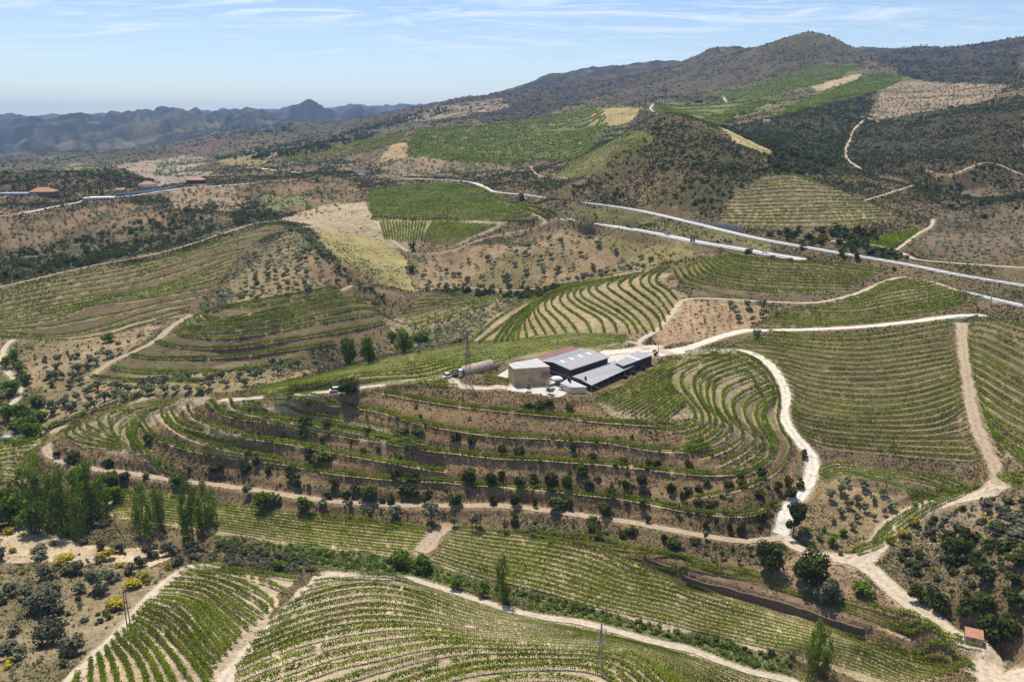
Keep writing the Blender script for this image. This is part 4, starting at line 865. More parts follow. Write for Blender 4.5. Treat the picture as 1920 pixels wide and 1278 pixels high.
KINDS = {  # kind: (shape, material, name, category)
 'olive': ('olive', 'olive', 'olive_tree', 'olive tree'), 'shrub': ('shrub', 'shrub', 'shrub', 'shrub'), 'grey': ('shrub', 'greyshrub', 'grey_shrub', 'shrub'), 'oak': ('shrub', 'dark', 'oak_bush', 'oak bush'),
 'dark': ('round', 'dark', 'evergreen_tree', 'tree'), 'poplar': ('poplar', 'poplar', 'poplar_tree', 'poplar'), 'broom': ('shrub', 'broom', 'broom_bush', 'broom bush'), 'pine': ('pine', 'dark', 'pine_tree', 'pine tree'),
 'bright': ('round', 'bright', 'leafy_tree', 'tree'), 'green': ('round', 'poplar', 'leafy_tree', 'tree'), 'bramble': ('shrub', 'bramble', 'bramble', 'bramble')}
GROVES = []; PLANTS = {k: [] for k in KINDS}   # x, y, width, height, label, group
def tree_px(kind, bx, by, wpx, hpx, label, group=None):
    x, y = ground(bx, by)[0]; D = math.sqrt(x * x + y * y + (CZ - float(sample(ZG, x, y))) ** 2)
    el = math.atan2(CZ - float(sample(ZG, x, y)), math.hypot(x, y))
    w_ = wpx * D / FPX; h = hpx * D / FPX / max(0.55, math.cos(el)) 
    h = max(0.55 * w_, h * 0.9) if KINDS[kind][0] != 'poplar' else h * 0.88
    PLANTS[kind].append((x, y, w_, h, label, group, True))
def scatter(kind, pts, area, w_=(1.5, 3), asp=0.8, label='', group='', clump=0.0, grid=None, jit=0.25, ang=0, seed=0):
    """fill the ground polygon behind a traced outline; area: square metres per plant, or a planting grid"""
    P = gpoly(pts); r = np.random.default_rng(seed + int(abs(P[0, 0]) * 10)); lo = P.min(0); hi = P.max(0)
    if kind == 'olive': GROVES.append(P)
    if grid:
        gx, gy = grid; ca_, sa = math.cos(ang), math.sin(ang); c = (lo + hi) / 2; e = np.hypot(*(hi - lo)) / 2
        X, Y = np.meshgrid(np.arange(-e, e, gx), np.arange(-e, e, gy)); X = X.ravel() + r.normal(0, gx * jit * 0.4, X.size); Y = Y.ravel() + r.normal(0, gy * jit * 0.4, X.size)
        XY = np.c_[c[0] + X * ca_ - Y * sa, c[1] + X * sa + Y * ca_]; XY = XY[r.random(len(XY)) > 0.07]
    else:
        n = int((hi - lo).prod() / area); XY = lo + r.random((n, 2)) * (hi - lo)
        if clump:
            v = fbm(XY[:, 0] / 14, XY[:, 1] / 14, 3, 91) + 0.5; XY = XY[v > 0.5 + (clump - 0.5) * 0.6]
    XY = XY[inside(P, XY[:, 0], XY[:, 1])]
    for name, W, zz, hw, mat, wob, lift in ROADS:      # keep the roads clear
        if not len(XY): return
        l2, h2 = W.min(0) - 6, W.max(0) + 6
        m = np.flatnonzero((XY > l2).all(1) & (XY < h2).all(1))
        if len(m):
            d = np.sqrt(((XY[m][:, None, :] - W[None, :, :]) ** 2).sum(2)).min(1); XY = np.delete(XY, m[d < hw + 1.2], 0)
    for x, y in XY:
        ww = r.uniform(*w_); PLANTS[kind].append((x, y, ww, ww * asp * r.uniform(0.85, 1.2), label, group, False))
# ------------------------------------------------------------------ single trees and bushes, each traced from the view (base x, base y, width, height in view units)
def many(kind, label, group, lst):
    for i, t in enumerate(lst): tree_px(kind, t[0], t[1], t[2], t[3], (t[4] if len(t) > 4 else label), group)
tree_px('poplar', 942, 1130, 34, 92, 'tall slender poplar standing alone between the valley strip and the domed vineyard')
tree_px('poplar', 1532, 1264, 46, 98, 'tall poplar at the bottom right in the hedge below the valley strip')
many('poplar', 'tall dense poplar in the dark grove at the valley left end', 'poplars at the left end of the valley', [(75,990,62,105),(118,1000,75,118),(172,975,72,108),(52,965,55,85),(150,1010,28,72)])
many('poplar', 'tall poplar standing over the left end of the valley strip vines', 'poplars beside the left valley vines', [(272,1000,42,95),(300,992,34,88),(362,1008,50,112),(388,985,45,88)])
many('green', 'rounded bushy tree in the shade beside the poplar grove', 'bushy trees by the poplar grove', [(25,985,55,62),(60,1000,50,60),(200,920,40,38),(145,905,38,35),(215,945,38,38),(12,960,40,50)])
many('green', 'tall leafy tree in the gully behind the green vine band', 'gully trees behind the vine band', [(655,684,34,66),(690,682,32,62),(757,662,40,62),(785,650,44,40),(735,640,20,28)])
many('dark', 'big round dark evergreen beside the gravel junction', 'round evergreens at the junction', [(1446,1073,66,62,'big round dark evergreen left of the junction, standing apart'),(1522,1098,70,72,'big round dark evergreen right beside the gravel junction')])
many('grey', 'greyish bushy tree leaning under the right round evergreen', None, [(1553,1128,52,58)])
many('grey', 'pale bushy shrub between the two round evergreens', None, [(1500,1088,30,40)])
many('green', 'round green bush on the slope below the junction', None, [(1617,1118,40,30)])
tree_px('pine', 1487, 1000, 46, 66, 'dark pine leaning over the white concrete road')
tree_px('dark', 1508, 858, 16, 18, 'small dark bush at the bend of the gravel road')
tree_px('dark', 655, 748, 44, 42, 'lone dark tree shading the parked cars left of the winery')
tree_px('olive', 1420, 636, 24, 24, 'big olive tree in the fork of the two gravel roads')
tree_px('bright', 203, 641, 25, 21, 'round bright green tree below the left terraces')
tree_px('bright', 27, 676, 18, 26, 'pale green tree beside the bend of the far left track')
tree_px('green', 545, 437, 14, 16, 'small round tree at the top end of the left terraces')
many('green', 'glossy green round bush beside the foot track', 'glossy bushes by the foot track', [(500,952,48,36,'glossy green round bush beside the foot track, larger one'),(573,962,36,34,'glossy green round bush beside the foot track, smaller one')])
many('green', 'dense round tree at the hedge end near the grassy gap', 'hedge trees by the grassy gap', [(752,1064,42,38),(793,1074,40,38)])
many('bright', 'yellowish green bush on the hedge line near the lone poplar', 'bushes near the lone poplar', [(905,1120,32,34),(857,1106,28,24)])
tree_px('bright', 520, 1068, 30, 22, 'bright yellow-green bush in the hedge above the lower left plot')
many('dark', 'dark round tree standing alone by the upper highway', 'lone trees by the upper highway', [(978,377,16,18),(1059,387,9,13)])
tree_px('dark', 773, 470, 14, 24, 'narrow dark tree below the pale striped plot')
tree_px('dark', 770, 510, 18, 16, 'round dark bush above the central olive slope')
tree_px('poplar', 1813, 513, 10, 22, 'small dark cypress-like tree by the far right track')
many('olive', 'grey olive tree in front of the winery wall', 'olives in front of the winery', [(990,733,14,17),(1028,737,13,15),(1033+0,737,6,8)][:2] + [(1034+0,738,6,8)][:0])
tree_px('olive', 1010+24, 740, 15, 16, 'grey olive tree closest to the tent in the winery yard')
many('olive', 'small olive on the mound beside the tunnel', 'olives on the tunnel mound', [(917,692,12,13),(931,694,10,11)])
many('shrub', 'low dark bush by the end of the winery shed', 'bushes by the winery shed', [(1229,664,13,14),(1205,692,13,14),(1188,700,14,10),(1172,708,14,10)])
many('olive', 'silvery olive tree growing beside the foot track', 'silver olives along the foot track', [(465,932,20,22),(655,960,18,19),(692,966,17,20),(743,973,30,28),(809,980,34,40),(852,985,18,24),(893,990,30,34),(947,995,18,26),(997,1005,20,26),(520,945,20,18),(605,957,24,20),(1323,1013,14,18),(1405,1040,16,20),(1352,1048,13,20),(1385,1058,14,18)])
many('olive', 'round silver olive tree in the small grove below the east slope', 'small olive grove', [(a[0], a[1], a[2], a[3]) for a in [(1556,937,20,22),(1577,925,22,22),(1587,910,16,18),(1622,920,22,22),(1607,945,19,18),(1590,953,18,18),(1656,930,18,16),(1638,943,16,16),(1622,960,16,18),(1672,952,20,18),(1577,968,18,16),(1607,978,16,16),(1657,965,12,16),(1639,975,11,14),(1597,993,18,14),(1562,980,16,13)]])
many('green', 'small leafy fruit tree on the stony slope below the olive grove', 'fruit trees below the grove', [(1510,1000,24,14),(1537,1012,14,14),(1560,1020,22,22),(1525,1022,9,10),(1575,1040,12,10),(1580,1004,18,14),(1545,996,12,10)])
many('oak', 'dark oak bush on the scrubby slope above the small shed', 'oak bushes above the shed', [(1775,1030,36,42),(1800,1050,44,52),(1815,1020,38,36),(1782,1062,30,28),(1845,1090,42,44),(1830,1065,36,34),(1722,1048,26,24),(1717,1078,22,26),(1722,1125,36,40),(1762,1135,38,44),(1810,1145,32,40),(1840,1140,34,36),(1858,1178,52,48),(1885,1190,44,46),(1905,1140,40,36),(1870,1000,34,26),(1910,1060,44,36),(1880,1035,30,26),(1900,1095,30,26),(1853,1030,30,28)])
many('grey', 'grey scrub bush near the top of the slope beside the bend track', 'grey scrub beside the bend track', [(1850,950,30,20),(1878,965,30,22),(1900,985,36,24),(1795,995,24,18),(1770,975,22,14),(1910,1010,40,24),(1745,1000,24,20),(1735,1060,20,18),(1700,1040,18,18),(1890,945,24,18)])
many('broom', 'yellow flowering broom beside the bend track', 'broom by the bend track', [(1712,985,24,22),(1690,1005,18,18),(1668,1018,16,20),(1748,1070,10,12),(1845,975,12,12)])
many('broom', 'yellow flowering broom bush on the scrubland at the lower left', 'broom on the lower left scrub', [(17,1000,20,12),(100,1022,12,11),(123,1055,34,22),(198,1048,34,24),(315,1068,14,14),(250,1100,36,20),(220,1140,38,24),(270,1090,26,20),(128,1072,14,12),(42,1075,12,8),(24,1035,14,12),(225,1063,16,10),(25,1240,22,14),(15,1252,20,12),(115,1050,14,10)])
many('grey', 'large rounded grey-green bush on the scrubland at the lower left', 'large bushes on the lower left scrub', [(75,1045,36,24),(135,1075,40,26),(90,1085,36,30),(25,1115,30,28),(85,1145,72,50),(80,1155,28,26),(110,1150,22,22),(190,1115,30,30),(150,1110,26,22),(95,1205,58,50),(25,1190,24,20),(135,1225,48,38),(25,1235,44,34),(120,1250,18,14),(55,1120,34,30),(210,1090,30,26),(245,1075,26,22),(155,1020,18,14),(192,1030,22,26),(0,1050,24,24),(185,1055,16,12),(0,1130,30,24),(285,1045,34,34),(265,1062,24,26),(320,1040,36,30),(335,1060,26,24),(222,1035,24,22),(360,1030,26,24)])
many('olive', 'gnarled dark oak with open crown on the lower left scrubland', None, [(183,1105,38,42)])
# bushes on the terrace banks
bk = q(640,600,425,640,120,0) if False else None
many('oak', 'dark rounded bush on the banks of the winery hill', 'bushes on the terrace banks', [(q(640,600,a,b)[0] + (c, d)) for a, b, c, d in
 [(305,895,20,32),(145,1010,46,42),(35,1005,24,28),(75,960,22,18),(230,1015,16,18),(280,1020,20,26),(340,975,20,22),(395,985,34,26),(400,895,32,18),(480,1030,26,34),(640,1035,34,32),(720,900,38,40),(845,925,32,38),(850,1030,20,26),(905,890,20,28),(985,1045,28,38),(1000,925,26,28),(1085,910,24,26),(1085,1040,16,30),(1180,930,30,44),(1215,1065,46,38),(1265,930,26,38),(1290,1050,18,32),(1350,870,28,26),(1385,935,24,26),(1480,1090,36,36),(1520,960,30,18),(1600,950,22,26),(1690,935,32,34),(1725,1135,14,20),(1690,1060,18,18),(1855,970,22,28),(1915,1000,18,24),(1420,1180,34,30),(1450,1225,28,22),(1630,1205,26,22),(1580,1215,22,18),(975,1150,22,32),(1810,1250,14,24),(1870,1275,34,20),(900,730,22,24),(1000,745,30,26),(1300,730,18,22),(1420,770,20,18),(1590,790,22,20),(1730,810,18,22),(1780,810,18,20),(345,630,30,20),(430,640,28,16),(150,640,18,20),(640,680,24,22),(730,690,22,20),(420,495,10,12),(445,550,10,12),(205,740,12,14),(370,740,14,14),(125,735,18,16),(235,510,6,6),(520,830,18,12),(330,770,14,14),(1170,480,24,22),(1115,490,30,16),(1050,490,24,14),(1280,500,20,16)]])
many('oak', 'dark bush on the lower left bank above the foot track', 'bushes on the left lower bank', [(q(0,600,a,b)[0] + (c, d)) for a, b, c, d in
 [(415,800,30,28),(610,805,26,20),(320,775,12,18),(830,690,24,20),(1390,780,14,12),(1370,860,18,26),(1440,830,16,22),(1220,840,32,18),(1400,840,14,16),(1640,900,26,36),(1670,935,18,22),(1810,800,44,26),(1740,790,20,34),(1880,930,22,18),(1840,985,22,16),(1510,860,16,18),(1640,450,18,14),(1740,500,10,14),(1400,525,8,14),(1510,545,10,8),(1720,600,32,20),(1460,640,10,16),(1590,650,16,14),(1700,660,24,16),(1810,680,14,12),(1840,610,22,18),(700,920,26,22),(640,900,22,16),(780,960,22,14),(1010,930,36,24),(820,905,14,12)]])
many('oak', 'dark bush on the curved banks at the hill east end', 'bushes on the curved east banks', [(q(1280,600,a,b)[0] + (c, d)) for a, b, c, d in
 [(30,980,22,20),(90,960,20,18),(130,925,20,16),(80,1040,26,18),(150,1050,24,16),(330,930,24,20),(250,935,22,16),(440,870,24,22),(30,820,20,18),(330,890,18,16),(430,990,24,16),(540,960,22,26),(590,930,20,24),(610,1000,24,30),(660,940,20,26),(640,1080,16,26),(130,1160,14,18),(260,1180,12,26),(330,1190,20,32),(440,1130,22,22),(190,1150,10,20),(500,1040,12,14),(70,1255,28,12),(80,1100,14,12)]])
many('dark', 'dark shrub on the line between dome vineyard and highway', 'trees between knoll and highway', [(1402,478,20,12),(1449,486,12,10),(1482,489,14,9),(1517,489,14,10),(1676,507,10,8)])
many('olive', 'round olive tree in the upper corner of the young orchard', 'big olives of the young orchard', [(q(1280,300,a,b)[0] + (c, d)) for a, b, c, d in [(270,830,14,16),(290,845,15,14),(365,835,18,20),(373,850,14,12),(443,845,18,24),(305,870,16,12),(318,912,18,14),(390,912,14,14),(445,885,14,12),(450,905,12,10),(525,880,16,14),(138,808,9,10)]])
many('olive', 'olive tree with a dark shadow in the row below the rounded hill', 'olive row below the rounded hill', [(q(0,600,a,b)[0] + (c, d)) for a, b, c, d in
 [(590,460,28,24),(510,470,20,18),(410,510,20,20),(365,495,16,20),(705,450,18,18),(730,410,22,18),(800,395,18,26),(835,420,18,18),(925,370,22,24),(930,415,20,18),(1065,405,18,16),(1175,385,18,18),(1250,345,20,26),(1275,375,18,16),(1350,330,20,20),(1470,320,20,20),(1580,310,20,22),(1680,280,18,26),(1757,190,14,22),(1770,235,14,16),(1845,170,10,18),(1870,215,14,18),(305,530,24,30),(660,400,18,20),(550,400,18,22),(285,345,20,20),(500,400,18,12),(440,300,20,20),(330,240,16,18),(400,330,14,16),(255,260,12,16),(510,250,12,16),(440,215,10,12),(605,215,22,18),(350,330,14,16)]])
many('green', 'dark green bushy tree in the gully at the far left', 'gully trees at the far left', [(45,790,36,40),(60,820,40,34),(20,740,34,30),(40,700,26,26),(15,790,30,36),(70,760,30,24),(30,810,30,26),(10,690,22,26),(45,720,26,22),(55,805,34,30),(75,790,28,26)])
many('bramble', 'pale bush edging the olive slope by the grassy track', 'pale bushes by the olive slope', [(145,795,20,14),(155,780,16,12),(70,805,18,14),(105,800,18,12),(30,835,18,14),(375,735,22,14),(255,745,22,12)])

# ------------------------------------------------------------------ plant cover by zone
G1 = 'olive trees of the left valley slope'
scatter('olive', [(80,700),(180,660),(260,640),(180,715),(440,700),(600,670),(440,735),(250,742),(70,800)], 90, (3.6, 5.4), 0.85, 'grey olive tree on the valley slope left of the winery hill', G1, grid=(8.5, 9), jit=0.9)
scatter('grey', [(60,650),(200,650),(300,605),(200,690),(80,740)], 40, (1.5, 3.2), 0.7, 'grey scrub bush on the slope under the left terraces', 'scrub under the left terraces', clump=0.4)
scatter('olive', [(400,560),(440,500),(545,432),(600,455),(655,520),(650,545),(560,553),(480,568)], 0, (3.8, 5.4), 0.9, 'olive tree in the rows on the reddish knoll above the rounded hill', 'olives on the reddish knoll', grid=(5.2, 10), ang=1.2, jit=0.5)
scatter('olive', [(370,575),(410,540),(440,555),(430,580),(385,590)], 14, (3.0, 4.5), 0.9, 'olive tree crowded at the saddle above the rounded hill', 'olives crowding the saddle')
scatter('oak', [(570,450),(600,455),(660,520),(720,555),(740,580),(700,560),(650,530),(600,480)], 14, (3.0, 5), 0.85, 'dark bush on the hedge bordering the tan field', 'hedge bordering the tan field')
scatter('olive', [(780,480),(900,470),(1010,430),(1070,430),(1240,485),(1210,512),(1000,540),(790,545)], 0, (4.2, 5.8), 0.85, 'olive tree scattered on the tan slope in the middle distance', 'olives on the middle tan slope', grid=(9.5, 10.5), jit=1.0, ang=0.3)
scatter('oak', [(770,545),(850,535),(1000,540),(1060,535),(1020,560),(930,560),(830,550)], 16, (3.5, 6), 0.8, 'dark bush along the stream below the tan slope', 'bushes along the middle stream')
scatter('olive', [(760,640),(850,600),(930,560),(970,565),(880,640),(780,665)], 30, (2.5, 4.2), 0.85, 'small olive on the gully side left of the wavy vineyard', 'olives left of the wavy vineyard')
scatter('grey', [(740,620),(900,560),(960,560),(860,630),(760,660),(700,680),(620,700),(560,708),(640,680)], 16, (1.5, 3.5), 0.6, 'low grey-green bush in the gully behind the vine band', 'gully scrub behind the vine band')
scatter('olive', [(1240,640),(1275,563),(1370,563),(1390,625),(1340,632)], 0, (2.0, 3.0), 0.95, 'young olive tree in the reddish orchard by the gravel fork', 'young olive orchard', grid=(5.2, 6.2), jit=0.4, ang=0.35)
scatter('grey', [(0,1055),(330,1065),(110,1278),(-60,1278)], 7, (0.7, 2.0), 0.7, 'low grey scrub on the lower left slope', 'low scrub at the lower left', clump=0.45)
scatter('shrub', [(0,1055),(330,1065),(110,1278),(-60,1278)], 40, (1.2, 2.6), 0.8, 'small green shrub on the lower left slope', 'green shrubs at the lower left', clump=0.4)
scatter('grey', [(0,985),(240,1040),(330,1055),(0,1060)], 60, (0.6, 1.6), 0.7, 'tuft of scrub on the sandy clearing at the left edge', 'scrub on the sandy clearing')
scatter('grey', [(300,1030),(420,1020),(560,1045),(600,1070),(540,1078),(420,1062),(340,1068)], 5, (1.8, 3.4), 0.8, 'silver-green bush in the hedge above the lower left plot', 'hedge above the lower left plot')
scatter('bramble', [(400,1005),(780,1050),(900,1100),(1010,1112),(1280,1185),(1500,1240),(1480,1275),(1330,1222),(1100,1165),(960,1135),(860,1095),(720,1072),(600,1060),(420,1035)], 2.4, (1.2, 2.6), 0.6, 'green bramble thicket along the stream hedge', 'bramble hedge along the stream')
scatter('shrub', [(390,1010),(780,1055),(1000,1115),(1280,1185),(1500,1235),(1480,1245),(1280,1195),(1000,1128),(800,1075),(560,1040)], 12, (1.4, 2.8), 0.75, 'dark shrub in the stream hedge', 'dark shrubs in the stream hedge')
scatter('shrub', [(120,850),(400,870),(1000,930),(1440,975),(1440,1000),(1000,945),(550,918),(170,870)], 26, (0.9, 2.0), 0.8, 'small shrub on the lowest bank of the winery hill', 'shrubs on the lowest bank', clump=0.35)
scatter('grey', [(560,960),(900,1005),(1420,1075),(1440,1020),(1000,965),(700,955)], 12, (1.0, 2.3), 0.7, 'grey tuft on the bank between foot track and valley vines', 'tufts on the lower bank', clump=0.3)
scatter('grey', [(600,760),(1250,800),(1480,870),(1430,950),(1000,930),(500,870),(350,800)], 26, (0.8, 1.8), 0.7, 'grey tuft on the banks between the terraces', 'tufts on the terrace banks', clump=0.5)
scatter('grey', [(1665,1000),(1820,935),(1960,935),(1960,1230),(1860,1200),(1700,1100)], 7, (1.0, 2.6), 0.7, 'grey scrub on the stony slope at the right edge', 'scrub on the right slope')
scatter('shrub', [(1665,1000),(1820,935),(1960,935),(1960,1230),(1860,1200),(1700,1100)], 30, (1.8, 3.4), 0.8, 'dark shrub on the stony slope at the right edge', 'shrubs on the right slope')
scatter('shrub', [(170,860),(420,845),(640,780),(1100,790),(1300,830),(1450,860),(1430,1000),(1000,945),(550,918)], 15, (0.9, 2.5), 0.75, 'small dark shrub on the banks between the winery terraces', 'shrubs on the terrace banks', clump=0.5)
scatter('shrub', [(440,960),(700,955),(1000,965),(1420,1030),(1400,1075),(900,1005),(560,960)], 16, (0.8, 2.2), 0.75, 'small shrub on the bank above the valley strip', 'shrubs above the valley strip', clump=0.4)
# farther cover
FG = 'bushes of the far slopes'
scatter('oak', [(1240,222),(1430,283),(1500,320),(1400,345),(1340,405),(1180,385),(1060,370),(1150,300)], 55, (3.0, 6.5), 0.7, 'dark bush on the scrubby hill above the highway', 'bushes of the scrubby hill', clump=0.3)
scatter('shrub', [(1240,222),(1430,283),(1500,320),(1400,345),(1340,405),(1180,385),(1060,370),(1150,300)], 45, (2.0, 4.2), 0.7, 'green shrub on the scrubby hill above the highway', 'shrubs of the scrubby hill')
scatter('broom', [(1200,290),(1430,320),(1340,400),(1200,380)], 420, (2.0, 4.0), 0.8, 'yellow broom on the scrubby hill above the highway', 'broom of the scrubby hill', clump=0.5)
scatter('broom', [(1190,470),(1300,475),(1310,500),(1230,500)], 26, (1.8, 3.2), 0.8, 'yellow broom on the slope below the highway', 'broom below the highway', clump=0.3)
scatter('broom', [(1080,450),(1300,470),(1280,482),(1120,465)], 220, (1.8, 3.0), 0.8, 'yellow broom along the highway fence', 'broom along the highway')
scatter('oak', [(1350,240),(1430,225),(1640,175),(1640,230),(1560,330),(1450,325),(1440,290)], 80, (4, 9), 0.7, 'dark oak in the side valley right of the scrubby hill', 'oaks of the side valley', clump=0.3)
scatter('shrub', [(1350,240),(1430,225),(1640,175),(1640,230),(1560,330),(1450,325),(1440,290)], 90, (2.5, 5), 0.7, 'shrub in the side valley right of the scrubby hill', 'shrubs of the side valley')
scatter('oak', [(1570,240),(1650,225),(1920,180),(1980,300),(1960,420),(1760,400),(1700,330),(1570,330)], 120, (3, 7), 0.7, 'dark oak on the dry right hand hills', 'oaks of the right hills', clump=0.35)
scatter('shrub', [(1570,240),(1650,225),(1920,180),(1980,300),(1960,420),(1760,400),(1700,330),(1570,330)], 70, (2, 4), 0.7, 'shrub on the dry right hand hills', 'shrubs of the right hills', clump=0.25)
scatter('olive', [(1700,470),(1760,400),(1920,385),(1960,480),(1930,500),(1740,490)], 0, (3.2, 4.8), 0.85, 'olive tree on the dark slope at the right edge', 'olives of the right slope', grid=(7, 8), jit=0.8)
scatter('oak', [(1430,440),(1540,430),(1640,430),(1660,470),(1700,485),(1720,500),(1600,485),(1490,465)], 22, (3.5, 6.5), 0.8, 'dark tree in the belt behind the highway', 'tree belt behind the highway')
scatter('shrub', [(1080,395),(1300,435),(1430,458),(1300,448),(1100,410)], 40, (2, 4), 0.7, 'shrub on the strip between the two highways', 'shrubs between the highways')
scatter('olive', [(1660,157),(1890,162),(1860,185),(1780,205),(1690,232),(1632,213)], 0, (4.5, 6), 0.8, 'orchard tree on the upper right hillside', 'orchard on the upper right', grid=(11, 11), jit=0.3, ang=0.2)
scatter('oak', [(1000,325),(1060,335),(1180,390),(1000,360),(860,330),(800,320),(900,318)], 90, (4, 7), 0.7, 'bush on the slope behind the dark green vineyard', 'bushes behind the dark vineyard', clump=0.2)
scatter('olive', [(700,330),(780,300),(880,302),(1000,320),(860,333)], 0, (4, 6), 0.8, 'orchard tree behind the dark green vineyard', 'orchard behind the dark vineyard', grid=(13, 13), jit=0.8)
scatter('olive', [(300,358),(430,345),(620,330),(680,345),(640,385),(480,400),(330,392)], 0, (4, 5.5), 0.8, 'olive on the brown slope below the white houses', 'olives below the white houses', grid=(12, 12), jit=0.8)
scatter('olive', [(0,430),(200,385),(330,400),(300,440),(100,480),(0,490)], 0, (3.5, 5), 0.8, 'olive on the brown slope at the left edge', 'olives at the left background', grid=(10, 10), jit=0.9)
scatter('oak', [(0,480),(220,430),(300,400),(470,370),(520,405),(470,416),(300,468),(150,500),(0,530)], 45, (4, 7.5), 0.75, 'dark bush in the belt above the left terraces', 'bush belt above the left terraces', clump=0.25)
scatter('oak', [(140,495),(225,470),(230,480),(150,505)], 14, (4.5, 6), 1.0, 'dense dark tree of the grove above the left terraces', 'dark grove above the left terraces')
scatter('shrub', [(0,365),(300,360),(480,340),(690,345),(640,400),(480,410),(300,440),(0,480)], 120, (2.5, 5), 0.7, 'shrub on the left background slopes', 'shrubs of the left background', clump=0.4)
scatter('broom', [(180,440),(290,440),(280,480),(200,480)], 250, (2.5, 4.5), 0.8, 'yellow broom above the left terraces', 'broom above the left terraces')
scatter('oak', [(0,325),(230,318),(300,345),(180,360),(0,360)], 90, (4, 9), 0.7, 'dark oak on the low left hill', 'oaks of the low left hill', clump=0.2)
scatter('olive', [(620//2,292),(400,292),(420,322),(330,338),(285,332)], 0, (7, 9), 0.7, 'orchard tree on the distant pale plots', 'far orchards', grid=(17, 17), jit=0.3)
scatter('olive', [(90,325),(150,303),(200,318),(180,330)], 0, (7, 9), 0.7, 'orchard tree on the distant pale plots', 'far orchards', grid=(18, 18), jit=0.3)
scatter('oak', [(640,255),(700,228),(830,203),(850,210),(780,225),(720,250),(560,300),(400,300),(480,280)], 330, (8, 14), 1.0, 'dark pine on the far left ridge', 'pines of the far ridge', clump=0.3)
scatter('oak', [(520,300),(640,320),(700,330),(620,345),(440,330)], 260, (5, 9), 0.7, 'bush in the left background', 'bushes of the left background', clump=0.4)
scatter('oak', [(1640,90),(1920,80),(1920,160),(1700,150)], 600, (6, 12), 0.7, 'dark bush on the upper right ridge', 'far bushes', clump=0.4)
scatter('oak', [(900,195),(1240,125),(1250,150),(1000,225),(800,235)], 900, (6, 12), 0.6, 'far bush on the burnt ridge', 'far bushes', clump=0.4)
scatter('oak', [(330,240),(470,212),(560,235),(540,262),(400,270)], 3000, (14, 26), 0.6, 'dark bush on the distant blue hill', 'far bushes', clump=0.4)

ALONE = {}; MASS = {'bramble hedge along the stream', 'hedge above the lower left plot', 'low scrub at the lower left', 'scrub on the right slope', 'tufts on the lower bank', 'tufts on the terrace banks', 'gully scrub behind the vine band', 'dark shrubs in the stream hedge'}
# ------------------------------------------------------------------ build the plants: the largest of each kind stand alone, the rest is one mass
CAM = np.array([0, 0, CZ])
cap = {}
for kind, lst in PLANTS.items():
    if not lst: continue
    shape, mat, name, cat = KINDS[kind]
    A = np.array([p[:4] for p in lst]); z = sample(ZG, A[:, 0], A[:, 1]); D = np.sqrt((A[:, :2] ** 2).sum(1) + (CZ - z) ** 2)
    px = np.maximum(A[:, 2], A[:, 3]) / D * 796; traced = np.array([p[6] for p in lst]); mass_ = np.array([p[5] in MASS for p in lst]); order = np.argsort(-(px + 1000 * traced - 5000 * mass_))
    # cap counts per category name so that no kind passes three hundred
    lst.sort(key=lambda p: p[5] in MASS) if False else None; lim = {'shrub': 150, 'grey': 280, 'oak': 290, 'olive': 290, 'bramble': 280, 'broom': 150}.get(kind, 300)
    massV, massF, off = [], [], 0
    for rank, i in enumerate(order):
        x, y, w_, h, label, group, tr = lst[i]; zz = float(z[i]); p_ = px[i]
        if rank < lim and (tr or p_ > 3) and group not in MASS:
            n = int(np.clip(p_ * p_ * 1.1, 60, 4500)); lv = [60, 120, 240, 450, 900, 1800, 4500]; n = min(lv, key=lambda a: abs(a - n)); seed = i % 4
            leaf = {60: 0.32, 120: 0.25, 240: 0.19, 450: 0.145, 900: 0.108, 1800: 0.08, 4500: 0.055}[n]
            if shape == 'poplar': leaf *= 0.68
            me = crown_mesh(shape, mat, seed, n, leaf); rz = random.uniform(0, 6.28)
            if p_ < 9 or shape == 'shrub':
                o = bpy.data.objects.new(name, me); col_link(o); o.location = (x, y, zz - 0.05); o.rotation_euler.z = rz; o.scale = (w_, w_, h)
            else:
                o = empty(name, (x, y, zz - 0.05), rz, (w_, w_, h))
                c = bpy.data.objects.new('crown', me); col_link(c); c.parent = o
                t_ = bpy.data.objects.new('trunk', trunk_mesh(shape, seed)); col_link(t_); t_.parent = o
            tag(o, label, cat, group); ALONE.setdefault((label, name), []).append((math.atan2(x, y), o))
        else:
            n = int(np.clip(p_ * p_ * 1.3, 7, 160)); r = rng; P, d = crown_cloud(n, shape, r) if n > 20 else (None, None)
            if P is None:
                d = r.normal(size=(n, 3)); d[:, 2] = abs(d[:, 2]) + 0.1; d /= np.linalg.norm(d, axis=1)[:, None]; P = d * np.array([0.33, 0.33, 0.5]) + np.array([0, 0, 0.25])
            leaf = 0.17 if n > 90 else 0.24 if n > 20 else 0.42
            V, F = quads(P, leaf * r.uniform(0.7, 1.3, n), d, 0.5)
            V = V * np.array([w_, w_, h]) + np.array([x, y, zz - 0.05]); massV.append(V); massF.append(F + off); off += len(V)
    if massV:
        tag(mesh_np(name + '_cover', np.vstack(massV), np.vstack(massF), [M[mat]]), {'olive': 'distant olive and orchard trees dotting the slopes', 'oak': 'dark oaks and bushes covering the distant slopes', 'bramble': 'green bramble thicket filling the hedge along the stream', 'grey': 'grey-green scrub in the hedge and on the dry banks', 'shrub': 'small green shrubs in the hedge and on the slopes'}.get(kind, 'distant ' + cat + ' cover on the slopes'), cat, kind='stuff')

for (label, name), lst in ALONE.items():
    if 1 < len(lst) <= 95:
        lst.sort(key=lambda t: t[0])
        for k, (a, o) in enumerate(lst): o['label'] = label + ', ' + ordn(k + 1) + ' from left'

